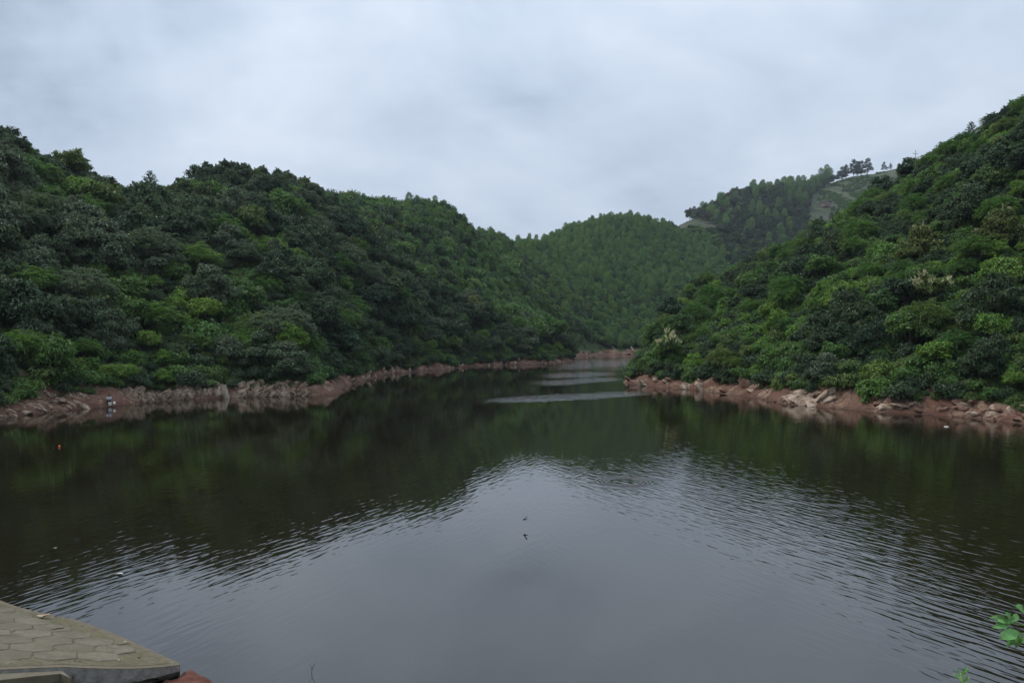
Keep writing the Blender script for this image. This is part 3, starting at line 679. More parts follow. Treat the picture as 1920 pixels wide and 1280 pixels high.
hero('broadleaf_tree', 'layer_dark', 0, 1520, 540, 1.2, 'broad dark tree in the middle of the vine-covered slope', 'tree', clear=44)
hero('broadleaf_tree', 'layer_dark', 1, 1820, 440, 1.2, 'broad dark tree high on the vine-covered slope', 'tree', clear=44)
hero('broadleaf_tree', 'layer_dark', 0, 1860, 640, 1.15, 'broad dark tree low on the vine-covered slope', 'tree', clear=44)
hero('broadleaf_tree', 'layer_dark', 1, 1860, 722, .8, 'dark spreading tree drooping over the pale boulders by the picture edge', 'tree', clear=30)
hero('broadleaf_tree', 'round_dark', 0, 1665, 600, .8, 'slim dark tree rising from bright vines mid slope', 'tree', clear=22)
hero('broadleaf_tree', 'rust', 0, 1322, 522, .8, 'small rust-coloured tree in the wooded valley behind the promontory', 'tree', clear=10)
ridge_hero('conifer_tree', 'conifer', 0, 1820, (90, 200), 1.0, 'thin bare-twigged tree on the skyline of the vine-covered hill', 'tree', 10)
ridge_hero('broadleaf_tree', 'frond_grey', 1, 1865, (90, 200), 1.0, 'feathery tree on the skyline near the picture edge', 'tree', 16)
for k_, (px_, sc_, lab_) in enumerate([(1573, 1.0, 'lowest dark pine of the skyline row by the terraces'), (1586, 1.2, 'second dark pine of the skyline row by the terraces'), (1600, 1.35, 'third dark pine of the skyline row by the terraces'), (1614, 1.5, 'fourth dark pine of the skyline row by the terraces'), (1626, 1.45, 'highest dark pine of the skyline row by the terraces'), (1657, .8, 'small lone pine on the terraced skyline'), (1579, 1.3, 'dark pine between the two lowest of the skyline row'), (1607, 1.3, 'dark pine between the third and fourth of the skyline row'), (1669, .55, 'tiny rounded pine next to the vine-covered hill skyline')]):
    ridge_hero('pine_tree', 'pine', k_, px_, (760, 900), sc_ * 1.75, lab_, 'tree', 6).location.z -= 3.5 * sc_

todo = []
def clear_of_heroes(x, y):
    for hx, hy, r, wx, wy in HERO:
        rad = r / F * wy
        if (x - wx)**2 + (y - wy)**2 < (rad * .85)**2: return False
    return True
def band(f, kind):
    if kind == 'euc': return ('at its foot' if f < 12 else 'low on the slope' if f < 24 else 'halfway up' if f < 40 else 'high on the slope' if f < 58 else 'near the top')
    if kind == 'far': return ('low on the far hill' if f < 80 else 'halfway up the far hill' if f < 115 else 'high on the far hill' if f < 140 else 'on the far skyline')
    return ('at the waterside' if f < 5 else 'low on the slope' if f < 14 else 'halfway up the slope' if f < 25 else 'high on the slope' if f < 34 else 'along the ridge')
SINK = {'left': .45, 'right': .3, 'euc': 1.4, 'far': .6}
def grow(zone, name, choose, scale, noun, cat, tab, limit, mass_name, mass_label, hillname):
    x, y, h, px, py, d = specs[zone]; rows = []
    for k in range(len(x)):
        if not clear_of_heroes(x[k], y[k]): continue
        key = choose(x[k], y[k], px[k], py[k], d[k], h[k]); v = random.randrange(len(PROTO[key])); s = scale(key, x[k], y[k], px[k], py[k], d[k])
        rows.append((s / y[k] * (1 if -10 < px[k] < 1930 else .3), key, v, x[k], y[k], h[k], px[k], py[k], d[k], s))
    rows.sort(key=lambda r: -r[0])
    for r in rows[:limit]:
        _, key, v, x_, y_, h_, px_, py_, d_, s = r
        e = plant(name, key, v, x_, y_, (s * random.uniform(.9, 1.12), s * random.uniform(.9, 1.12), s * random.uniform(.9, 1.15)), '', cat, sink=SINK[zone] * s)
        CROWN_OBJ.setdefault((key, v), [c for c in e.children if c.name.startswith('crown')][0])
        todo.append((e, f'{LOOK[key]} {noun} {band(h_, zone)}, {lmk(px_, tab)}', px_))
    rest = rows[limit:]
    if rest:
        ks = sorted({(r[1], r[2]) for r in rest if (r[1], r[2]) in CROWN_OBJ}); ix = {k: i for i, k in enumerate(ks)}
        pts = [(r[3], r[4], r[5] - SINK[zone] * r[9], ix[(r[1], r[2])] if (r[1], r[2]) in ix else random.randrange(len(ks)), random.uniform(0, 6.28), r[9]) for r in rest]
        stuff_instances(mass_name, [CROWN_OBJ[k] for k in ks], pts, mass_label, 'woodland')
    print(zone, 'plants', len(rows))
def patch(x, y, s=14, o=0): return float(fbm(np.array([x / s + o]), np.array([y / s - o]), 0, 2)[0])
def choose_left(x, y, px, py, d, h):
    p = patch(x, y); r = random.random()
    if h > 30: return random.choice(['round_dark', 'vine_mid', 'round_grey', 'frond_mid', 'round_dark', 'round_mid'])
    if d < 5 and r < .35: return random.choice(['vine_mid', 'round_mid', 'frond_mid'])
    if p > .22: return random.choice(['vine', 'vine_mid', 'frond_mid', 'bright', 'vine_mid', 'round_mid'])
    if p > .08: return random.choice(['frond_mid', 'layer_grey', 'round_grey', 'frond_grey', 'round_mid', 'layer_grey'])
    if p < -.2: return random.choice(['round_dark', 'layer_dark', 'layer_dark', 'round_grey', 'round_dark', 'layer_olive'])
    return random.choice(['round_dark', 'round_dark', 'layer_dark', 'layer_grey', 'round_grey', 'frond_grey', 'frond_mid'])
def choose_right(x, y, px, py, d, h):
    p = patch(x, y, 9, 4); r = random.random()
    if p > -.05: return random.choice(['vine', 'vine', 'vine', 'bright', 'frond_mid', 'vine_mid'])
    if p < -.2: return random.choice(['round_dark', 'layer_dark', 'vine_mid', 'round_mid'])
    return random.choice(['vine', 'vine_mid', 'vine_mid', 'frond_mid', 'round_mid', 'bright', 'vine'])
SC = {'vine': .95, 'vine_mid': 1.0, 'bright': .9}
grow('left', 'broadleaf_tree', choose_left, lambda key, x, y, px, py, d: (.72 if d < 4 else 1.05) * SC.get(key, 1) * random.choice([random.uniform(.5, .8), random.uniform(.7, 1.1), random.uniform(1.0, 1.5)]) * (1 + max(0, y - 120) / 900) * (1 if Hq(x, y) < 31 else .82), 'tree', 'tree', LMK_L, 280, 'woodland', 'dense mixed broadleaf wood filling the higher slope of the left hill', 'left')
grow('right', 'slope_bush', choose_right, lambda key, x, y, px, py, d: (.5 if d < 4 else .64) * SC.get(key, 1) * random.choice([random.uniform(.55, .8), random.uniform(.75, 1.1), random.uniform(1.1, 1.7)]), 'bush', 'bush', LMK_R, 300, 'scrub', 'dense vine-draped scrub filling the right hill', 'right')
grow('euc', 'eucalyptus_tree', lambda *a: 'euc', lambda key, x, y, px, py, d: random.uniform(.62, 1.0) * (.74 * (.8 if px < 760 else 1) if y < 330 else .74 + min(.36, (y - 330) / 300)), 'eucalyptus', 'tree', LMK_E, 300, 'eucalyptus_plantation', 'even mass of eucalyptus crowns covering the middle hill', 'mid')
grow('far', 'hilltop_tree', lambda x, y, px, py, d, h: random.choice(['pine', 'pine', 'pine', 'round_dark', 'layer_dark', 'euc'] if patch(x, y, 60, 2) > -.02 else ['round_dark', 'brown', 'layer_dark', 'euc', 'round_grey', 'pine', 'round_mid']), lambda key, x, y, px, py, d: random.uniform(.7, 1.4) * (1.0 if key == 'pine' else .8 if key == 'euc' else 1.6), 'tree', 'tree', LMK_F, 200, 'far_woodland', 'hazy mixed wood covering the far hill', 'far')
finish_labels(todo)

# low undergrowth between the trees and along the top of the banks
def undergrowth(name, key, region, sp, dlo, dhi, label, smin, smax, cond):
    x, y = candidates(*region, sp); d = shore_dist(x, y); h = Hq(x, y); px, py = proj(x, y, h)
    m = (d > dlo) & (d < dhi) & (px > -60) & (px < 1980) & cond(x, y, px, py, d); x, y, h = x[m], y[m], h[m]
    v = visible(x, y, h + 1.5); x, y, h = x[v], y[v], h[v]
    hosts = []
    for k in key:
        for i in range(len(PROTO[k])):
            if (k, i) not in CROWN_OBJ:
                e = plant('shrub', k, i, float(x[(i * 37 + 11) % len(x)]), float(y[(i * 37 + 11) % len(x)]), .9, f'{LOOK.get(k, "grassy")} shrub {["beside", "among"][i]} {label}', 'shrub')
                CROWN_OBJ[(k, i)] = [c for c in e.children if c.name.startswith('crown')][0]
            hosts.append(CROWN_OBJ[(k, i)])
    pts = [(a, b, c - .1, random.randrange(len(hosts)), random.uniform(0, 6.28), random.uniform(smin, smax)) for a, b, c in zip(x, y, h)]
    stuff_instances(name, hosts, pts, label, 'undergrowth'); print(name, len(pts))
undergrowth('undergrowth', ['shrub_mid', 'shrub_dark'], (-110, 150, 60, 300), 1.75, .8, 400, 'low leafy undergrowth between the trees', .8, 1.7, lambda x, y, px, py, d: d > np.where(y > 120, .8, 1.5))
undergrowth('understorey', ['shrub_mid', 'shrub_dark'], (-140, 200, 200, 600), 4.0, 6, 400, 'dark low growth under the eucalyptus trees', 2.0, 4.0, lambda x, y, px, py, d: (y > 300) | inpoly(px, py, ZONE_E))
undergrowth('grass', ['shrub_grass'], (-80, 70, 60, 380), .7, 1.6, 6.0, 'tufts of green grass on the upper banks', .3, .8, lambda x, y, px, py, d: (fbm(x / 6, y / 6, 3.0, 3) > -.02))

# ------------------------------------------------------------------ terraced fields on the far hill
def terrace_patch(name, poly, yr, step, mat):
    pxs = [p[0] for p in poly]; pys = [p[1] for p in poly]
    x0, x1 = (min(pxs) - 975) / F * yr[0], (max(pxs) - 945) / F * yr[1]
    X, Y_ = np.meshgrid(np.arange(x0, x1, 1.8), np.arange(yr[0], yr[1], 1.8)); Hh = Hq(X, Y_)
    px, py = proj(X, Y_, Hh); m = inpoly(px, py, poly)
    k = (Hh + 1.5 * fbm(X / 30, Y_ / 30, 0, 2)) / step; fr = k - np.floor(k)
    Z = (np.floor(k) + sstep(.62, .95, fr)) * step; Z = Z - (k * step - Hh) + .35
    a, b = X.shape; J, I = np.meshgrid(np.arange(a - 1), np.arange(b - 1), indexing='ij')
    f = np.stack([J*b+I, J*b+I+1, (J+1)*b+I+1, (J+1)*b+I], -1).reshape(-1, 4); mm = m.ravel()[f].any(axis=1); f = f[mm]
    u, inv = np.unique(f, return_inverse=True); V = np.c_[X.ravel(), Y_.ravel(), Z.ravel()][u]
    return struct(link(name, mesh_np(name, V, inv.reshape(-1, 4), [mat], False)))
terrace_patch('terraced_field', FIELD, (640, 905), 4.5, M['field'])
M['field_red'] = simple_mat('terrace_red', (.05, .07, .03), (.12, .07, .045), .12, .95, stops=(.42, .6))
terrace_patch('terraced_plot', FIELD2, (560, 720), 2.4, M['field_red'])
undergrowth('field_crops', ['shrub_mid'], (300, 470, 640, 900), 4.0, 50, 2000, 'rows of low crops on the terraced fields', 1.2, 2.2, lambda x, y, px, py, d: inpoly(px, py, FIELD) & (fbm(x / 18, y / 18, 7.0, 2) > -.05))

# ------------------------------------------------------------------ rocks set in the banks
def rock_mesh(kind, seed):
    r = random.Random(seed); bm = bmesh.new(); bmesh.ops.create_icosphere(bm, subdivisions=3, radius=1)
    cuts = [(Vector((r.gauss(0, 1), r.gauss(0, 1), r.gauss(0, .8))).normalized(), r.uniform(.55, .82)) for _ in range(11)]
    for v in bm.verts:
        p = v.co.copy()
        for n_, d_ in cuts:
            q = p.dot(n_)
            if q > d_: p -= n_ * (q - d_) * .92
        p *= 1 + .10 * mnoise.noise(p * 2.3 + Vector((seed, 0, 0))) + .05 * mnoise.noise(p * 6 + Vector((0, seed, 0)))
        if kind == 'strata':
            k = p.y * 4.2 + .6 * mnoise.noise(p * 1.3); f = k - math.floor(k)
            p.x *= 1 + .16 * (f - .5) + .2 * mnoise.noise(Vector((math.floor(k) * 3.1, seed, 0))); p.z *= 1 + .22 * (f - .5) + .25 * mnoise.noise(Vector((seed, math.floor(k) * 2.7, 4)))
        v.co = p
    return bm_mesh('rock_' + kind, bm, [M['rock' if kind == 'strata' else 'rockr']], False)
STRATA = [rock_mesh('strata', i + 1) for i in range(5)]; BOULD = [rock_mesh('boulder', i + 20) for i in range(6)]
BOULD_PALE = []
for i in range(3): m_ = BOULD[i].copy(); m_.materials[0] = M['rock']; BOULD_PALE.append(m_)
def shore_spots(pts, nrm, pxa, pxb):
    px, _ = proj(pts[:, 0], pts[:, 1], 0 * pts[:, 0]); k = np.nonzero((px > pxa) & (px < pxb))[0]; return [(pts[i], nrm[i]) for i in k]
def set_rocks(bank, pts, nrm, pxa, pxb, n, size, dr, kinds, tilt=None, flat=(.6, .45, .6), jit=12, gaps=None):
    sp = shore_spots(pts, nrm, pxa, pxb)
    if not sp: return
    L = [sp[int((k + random.random()) / n * len(sp)) % len(sp)] for k in range(n)]
    Q = np.array([p + n_ * random.uniform(*dr) for p, n_ in L]); Zq = H_exact(Q[:, 0], Q[:, 1])
    for (x, y), z in zip(Q, Zq):
        if gaps and float(vnoise(x / 4.5, y / 4.5, 3.3)) < gaps: continue
        if bank is left_bank and 411 < 960 + F * x / y < 441: continue        # room for the leaning slab
        s = random.uniform(*size)
        if tilt is None: rot = (R(random.uniform(-25, 25)), R(random.uniform(-25, 25)), random.uniform(0, 6.28))
        else: rot = (R(random.gauss(0, jit) + 15), R(tilt + random.gauss(0, jit)), R(random.gauss(-10, 14)))
        link('rock', random.choice(kinds), bank, (x, y, z - s * .06), rot, (s * random.uniform(.85, 1.25), s * flat[1] * 1.6 * random.uniform(.8, 1.2), s * flat[2] * random.uniform(.8, 1.2)))
LB = (left_bank, lp_, ln_); RB = (right_bank, rp_, rn_)
set_rocks(*LB, 262, 400, 80, (.6, 1.2), (.1, 2.5), STRATA, -54, flat=(1, .2, .55), jit=9, gaps=-.35)
set_rocks(*LB, 400, 500, 50, (.6, 1.3), (.1, 2.3), STRATA, -40, flat=(1, .2, .5), jit=9, gaps=-.3)
set_rocks(*LB, 500, 575, 34, (.6, 1.25), (.1, 2.5), STRATA, -36, flat=(1, .2, .5), jit=9)
set_rocks(*LB, 20, 185, 40, (.4, .95), (.1, 2.4), STRATA, 20, flat=(1, .28, .38))
set_rocks(*LB, 0, 260, 60, (.06, .2), (.1, 2.8), BOULD_PALE)
set_rocks(*LB, 660, 1060, 90, (.4, 1.0), (.1, 1.3), STRATA + BOULD_PALE, -72, flat=(1, .35, .55), jit=22, gaps=-.15)
set_rocks(*LB, 1060, 1200, 20, (.6, 1.2), (.1, 2.2), BOULD)
set_rocks(*RB, 1172, 1400, 60, (.5, 1.35), (.1, 2.4), BOULD + STRATA, 24, flat=(1, .5, .34), jit=16)
set_rocks(*RB, 1405, 1460, 60, (.1, .3), (.1, 2.0), BOULD)
set_rocks(*RB, 1462, 1545, 16, (.7, 1.2), (.5, 2.2), BOULD_PALE + STRATA, -24, flat=(1, .55, .36))
set_rocks(*RB, 1625, 1930, 50, (.45, .95), (.4, 2.2), BOULD + BOULD_PALE, None, flat=(.9, .5, .5), gaps=-.2)
set_rocks(*RB, 1380, 1930, 80, (.05, .18), (.1, 2.6), BOULD + BOULD_PALE)

# ------------------------------------------------------------------ the near paved slope at the water's edge
WZ = .28; W3 = lambda px, py: ((px - 960) / F * (CAM_H - WZ) * F / (py - HOR), (CAM_H - WZ) * F / (py - HOR))
A_, B_ = np.array(W3(0, 1125)), np.array(W3(335, 1243)); u_ = (B_ - A_) / np.linalg.norm(B_ - A_); nv = np.array([-u_[1], u_[0]]); TAN = .26
if nv[1] < 0: nv = -nv
zp = lambda x, y: WZ - TAN * ((x - A_[0]) * nv[0] + (y - A_[1]) * nv[1])
def pave(px, py, dz=0.0):
    a = (px - 960) / F; b = (HOR - py) / F     # x = aY, z = 7 + bY
    Y = (WZ + dz + TAN * (A_[0] * nv[0] + A_[1] * nv[1]) - CAM_H) / (b + TAN * (a * nv[0] + nv[1])); return Vector((a * Y, Y, CAM_H + b * Y))
def slab(name, top, thick, mat, parent=None):
    """a plate with its own outline (top corners) and a thickness at each corner"""
    bm = bmesh.new(); T = [bm.verts.new(p) for p in top]; Bt = [bm.verts.new((p[0], p[1], p[2] - t)) for p, t in zip(top, thick)]; n = len(T)
    bm.faces.new(T); bm.faces.new(Bt[::-1])
    for i in range(n): bm.faces.new((T[i], Bt[i], Bt[(i + 1) % n], T[(i + 1) % n]))
    bmesh.ops.recalc_face_normals(bm, faces=bm.faces[:]); bmesh.ops.triangulate(bm, faces=[f for f in bm.faces if len(f.verts) > 4])
    return link(name, bm_mesh(name, bm, [mat]), parent)
def paving_mat(name, c1, c2, moss):
    m, t, b, out = new_mat(name); g = N(t, 'ShaderNodeNewGeometry'); pos = g.outputs['Position']; oi = N(t, 'ShaderNodeObjectInfo')
    n1 = noise_n(t, pos, 1.6, 5, .6, .3); n2 = noise_n(t, pos, 9, 6, .7); n3 = noise_n(t, pos, 55, 3, .6)
    c = ramp_n(t, math_n(t, 'ADD', math_n(t, 'MULTIPLY', n1, .7), math_n(t, 'MULTIPLY', oi.outputs['Random'], .3)), [(.3, c1), (.7, c2)])
    c = mix_n(t, math_n(t, 'MULTIPLY', math_n(t, 'SUBTRACT', n2, .4), 3.0, clamp=True), c, moss)
    c = mix_n(t, math_n(t, 'MULTIPLY', math_n(t, 'SUBTRACT', noise_n(t, pos, 2.4, 6, .7, .6), .5), 2.6, clamp=True), c, (.085, .07, .048))
    c = mix_n(t, math_n(t, 'MULTIPLY', math_n(t, 'SUBTRACT', n3, .55), 2.5, clamp=True), c, (.07, .06, .045))
    red = noise_n(t, pos, 3.1, 3, .5); c = mix_n(t, math_n(t, 'MULTIPLY', math_n(t, 'SUBTRACT', red, .66), 5, clamp=True), c, (.2, .09, .055))
    LK(t, c, b.inputs['Base Color']); b.inputs['Roughness'].default_value = .93; b.inputs['Specular IOR Level'].default_value = .2
    bp = N(t, 'ShaderNodeBump'); bp.inputs['Distance'].default_value = .012; LK(t, math_n(t, 'ADD', n3, n2), bp.inputs['Height']); LK(t, bp.outputs[0], b.inputs['Normal'])
    return m
M['paver'] = paving_mat('paver', (.125, .108, .08), (.225, .195, .148), (.135, .12, .066))
M['rim'] = paving_mat('rim_concrete', (.14, .115, .082), (.215, .175, .13), (.125, .108, .064))
M['joint'] = paving_mat('mossy_bed', (.1, .09, .05), (.19, .16, .105), (.075, .075, .03))
M['face'] = paving_mat('wall_face', (.22, .21, .195), (.36, .345, .32), (.16, .155, .145))
wl = [(-90, 1096), (-40, 1113), (0, 1125), (30, 1136), (60, 1144), (105, 1154), (150, 1163), (190, 1178), (230, 1194), (268, 1211), (300, 1226), (325, 1237), (337, 1243)]
near = [(336, 1246), (322, 1248), (305, 1250), (290, 1251), (276, 1252), (262, 1252.5), (250, 1253), (240, 1253), (228, 1253), (200, 1253), (160, 1252), (120, 1250), (60, 1252), (0, 1255), (-60, 1259), (-110, 1262)]
thn = [.11, .13, .16, .19, .2, .24, .225, .27, .26, .5, .6, .6, .6, .6, .6, .6]
OUT = [pave(*p) for p in wl] + [pave(*p) for p in near]
top_o = slab('paved_slope', [tuple(p - Vector((0, 0, .02))) for p in OUT], [.5] * len(wl) + thn, M['face']); struct(top_o)
poly2 = [(p.x, p.y) for p in OUT]
e1 = Vector((1, 0, -TAN * nv[0])).normalized(); nrm_p = Vector((TAN * nv[0], TAN * nv[1], 1)).normalized(); e2 = nrm_p.cross(e1)
FR = Matrix((e1, e2, nrm_p)).transposed().to_4x4()
# bedding and the smooth rim are thin layers over the slab
def inset(poly, d):
    c = Vector((0, 0)); out = []; n = len(poly)
    ar = sum(poly[i][0] * poly[(i+1) % n][1] - poly[(i+1) % n][0] * poly[i][1] for i in range(n)); sg = 1 if ar > 0 else -1
    for i in range(n):
        a, b, c_ = Vector(poly[i-1]), Vector(poly[i]), Vector(poly[(i+1) % n]); t1, t2 = (b - a).normalized(), (c_ - b).normalized()
        m_ = (Vector((-t1.y, t1.x)) + Vector((-t2.y, t2.x))).normalized() * sg; out.append((b.x + m_.x * d, b.y + m_.y * d))
    return out
struct(slab('rim', [tuple(Vector((x, y, zp(x, y) - .006))) for x, y in inset(poly2, .004)], [.012] * len(poly2), M['rim'], top_o))
inn = inset(poly2, .2)
bed = slab('joint_bed', [tuple(Vector((x, y, zp(x, y) + .0))) for x, y in inn], [.004] * len(inn), M['joint'], top_o)
def hexm(seed):
    r = random.Random(seed); s = .43; bm = bmesh.new()
    vs_ = [bm.verts.new((s * math.cos(math.pi / 3 * k) + r.uniform(-.03, .03), s * math.sin(math.pi / 3 * k) + r.uniform(-.03, .03), 0)) for k in range(6)]
    f = bm.faces.new(vs_); ex = bmesh.ops.extrude_face_region(bm, geom=[f]); tv = [g for g in ex['geom'] if isinstance(g, bmesh.types.BMVert)]
    for v in tv: v.co.z += .03
    tf = [fc for fc in bm.faces if all(v in tv for v in fc.verts)]
    bmesh.ops.bevel(bm, geom=[e for e in tf[0].edges], offset=.018, segments=1, affect='EDGES'); bmesh.ops.recalc_face_normals(bm, faces=bm.faces[:])
    return bm_mesh('hexagonal_paver', bm, [M['paver']])
HEX = [hexm(i) for i in range(5)]
o0 = pave(60, 1215); inn2 = np.array(inset(poly2, .17)); s_ = .445
for i in range(-14, 15):
    for j in range(-14, 15):
        c = o0 + e1 * (1.5 * s_ * i) + e2 * (s_ * math.sqrt(3) * (j + .5 * (i % 2)))
        cs = [c + (e1 * math.cos(a) + e2 * math.sin(a)) * .43 for a in [math.pi / 3 * k for k in range(6)]] + [c]
        if not inpoly(np.array([q.x for q in cs]), np.array([q.y for q in cs]), [tuple(q) for q in inn2]).all(): continue
        px_, py_ = proj(c.x, c.y, c.z)
        if px_ < -90: continue
        o = link('hexagonal_paver', random.choice(HEX), top_o)
        o.matrix_world = Matrix.Translation(c + nrm_p * random.uniform(-.017, -.004)) @ FR @ Matrix.Rotation(math.pi / 3 * random.randrange(6), 4, 'Z') @ Matrix.Rotation(R(random.uniform(-.9, .9)), 4, 'X')
# broken lower slab and the recessed wall under the overhang
ls = slab('broken_slab', [tuple(pave(*p, -.07)) for p in [(-110, 1264), (0, 1257), (70, 1252), (108, 1251), (133, 1272), (112, 1263), (60, 1268), (0, 1275), (-110, 1287)]], [.16] * 9, M['paver'])
tag(ls, 'cracked concrete slab slipped below the hexagonal paving, bottom corner', 'slab')
wp = [pave(150, 1250), pave(329, 1243)]; bx_ = [wp[0] + Vector((0, .1, -.1)), wp[1] + Vector((-.02, .07, -.1)), wp[1] + Vector((-.4, .35, -.1)), wp[0] + Vector((0, .4, -.1))]
rw = slab('retaining_wall', [tuple(p) for p in bx_], [1.2] * 4, M['face']); tag(rw, 'low concrete wall under the cracked edge of the hexagonal paving', 'wall')
st0, st1 = pave(141, 1239) + Vector((0, -.02, .03)), pave(137, 1262) + Vector((0, -.15, -.45))
tag(link('dry_stem', tubes_mesh('dry_stem', [([st0, (st0 + st1) / 2 + Vector((.03, -.03, .02)), st1], [.008, .018, .016])], M['darkwood'])), 'dark dry stem standing against the concrete edge', 'stem')
# red soil beside the slab and the embankment the photographer stands on
X, Y_ = np.meshgrid(np.arange(-13, -3.4, .1), np.arange(10, 17.2, .1)); a0, b0 = np.array(W(337, 1246)), np.array(W(404, 1283)); td = (b0 - a0) / np.linalg.norm(b0 - a0); nd = np.array([-td[1], td[0]])
if nd[1] > 0: nd = -nd
dd = (X - a0[0]) * nd[0] + (Y_ - a0[1]) * nd[1] + .35 * fbm(X * 1.4, Y_ * 1.4, 0, 4)
Z = np.minimum(.3 * dd, .1) + .04 * fbm(X * 4, Y_ * 4, 0, 3); Z = np.where(dd < 0, np.maximum(dd * .6, -.5), Z); Z = np.where((((X - A_[0]) * nv[0] + (Y_ - A_[1]) * nv[1]) > -.3) & (X < B_[0] + .05), -.5, Z); Z = np.where(X < B_[0] - .12, -.5, Z)
a, b = X.shape; J, I = np.meshgrid(np.arange(a - 1), np.arange(b - 1), indexing='ij')
me = mesh_np('soil_bank', np.c_[X.ravel(), Y_.ravel(), Z.ravel()], np.stack([J*b+I, J*b+I+1, (J+1)*b+I+1, (J+1)*b+I], -1).reshape(-1, 4), [simple_mat('red_earth', (.085, .03, .019), (.16, .065, .042), 6, .95, .02, 20)], True)
struct(link('soil_bank', me))
X, Y_ = np.meshgrid(np.arange(-70, 70.1, 1.0), np.r_[np.arange(-60, 0, 6.0), np.arange(0, 15, .5)]); Z = np.where(Y_ < 3.2, 5.3, 5.3 - .68 * (Y_ - 3.2)); Z = np.maximum(Z, -1) + .05 * fbm(X / 2, Y_ / 2, 0, 2)
a, b = X.shape; J, I = np.meshgrid(np.arange(a - 1), np.arange(b - 1), indexing='ij')
struct(link('embankment', mesh_np('embankment', np.c_[X.ravel(), Y_.ravel(), Z.ravel()], np.stack([J*b+I, J*b+I+1, (J+1)*b+I+1, (J+1)*b+I], -1).reshape(-1, 4), [simple_mat('embankment_grass', (.05, .08, .025), (.13, .11, .06), .8, .95, .05, 6)], True)))
# litter on the paving
gv, gf = [], []
for k in range(170):
    px_, py_ = random.uniform(0, 320), random.uniform(1130, 1246)
    c = pave(px_, py_)
    if not inpoly(np.array([c.x]), np.array([c.y]), [tuple(q) for q in inset(poly2, .06)])[0]: continue
    r_ = random.choice([.008, .012, .02, .03]); o_ = len(gv); a_ = random.uniform(0, 6.28)
    for j in range(5): gv.append((c.x + r_ * math.cos(a_ + j * 1.257) * random.uniform(.6, 1.4), c.y + r_ * math.sin(a_ + j * 1.257) * random.uniform(.6, 1.4), c.z + .006))
    gv.append((c.x, c.y, c.z + .012 + r_ * .7)); gf += [(o_ + j, o_ + (j + 1) % 5, o_ + 5) for j in range(5)]
gr_ = link('grit', mesh_np('grit', gv, gf, [simple_mat('grit', (.07, .05, .035), (.36, .3, .24), 3, .9, stops=(.4, .6))])); struct(gr_, 'stuff'); gr_['label'] = 'scattered grit and crumbs on the paved slope'
def curled_leaf(name, loc, L, mat, rz, label, cat, curl=.35):
    V = []; n = 7
    for i in range(n):
        f = i / (n - 1); wd = L * .3 * math.sin(math.pi * (.06 + .9 * f)); z = L * curl * abs(f - .45) * 1.2 + .006
        V += [(L * (f - .5), -wd, z + wd * .5), (L * (f - .5), 0, z), (L * (f - .5), wd, z + wd * .4)]
    Fc = []
    for i in range(n - 1):
        for k in (0, 1): Fc.append((i*3+k, i*3+k+1, i*3+k+4, i*3+k+3))
    o = link(name, mesh_np(name, V, Fc, [mat], True), None, loc, (0, 0, rz)); return tag(o, label, cat)
M['deadleaf'] = simple_mat('dead_leaf', (.3, .19, .12), (.46, .36, .28), 12, .8)
M['paleleaf'] = simple_mat('pale_scrap', (.5, .48, .44), (.66, .64, .6), 10, .7)
curled_leaf('fallen_leaf', pave(80, 1159) + Vector((0, 0, .012)), .3, M['deadleaf'], .2, 'large curled brown leaf lying on the paving rim', 'leaf')
curled_leaf('fallen_leaf', pave(232, 1206) + Vector((0, 0, .012)), .1, M['deadleaf'], .8, 'tiny orange leaf near the sloping edge of the paving', 'leaf')
curled_leaf('fallen_leaf', W(224, 1077) + (.006,), .2, M['paleleaf'], .1, 'pale leaf floating on dark water above the paving', 'leaf', .08)
curled_leaf('fallen_leaf', W(103, 1028) + (.006,), .11, M['paleleaf'], .5, 'tiny pale scrap floating on dark water by the picture edge', 'leaf', .08)
def stick(name, pts, rad, mat, label, cat='stick', extra=()):
    return tag(link(name, tubes_mesh(name, [(pts, rad)] + list(extra), mat)), label, cat)
a, b = pave(92, 1183), pave(120, 1179); stick('twig', [a + Vector((0, 0, .02)), (a + b) / 2 + Vector((0, 0, .03)), b + Vector((0, 0, .03))], [.006, .009, .007], M['darkwood'], 'thin dark twig lying on the hexagonal paving', 'twig')
a, b = pave(218, 1210), pave(243, 1207); stick('twig', [a + Vector((0, 0, .02)), b + Vector((0, 0, .02))], [.012, .008], M['wood'], 'pale short twig lying near the sloping edge', 'twig')
x, y = W(583, 1262); stick('twig', [(x, y, -.1), (x + .02, y, .1), (x + .09, y, .22)], [.006, .006, .003], M['darkwood'], 'small bare twig poking out of the water near the bottom', 'twig', [([(x + .02, y, .1), (x - .05, y, .2)], [.004, .002])])

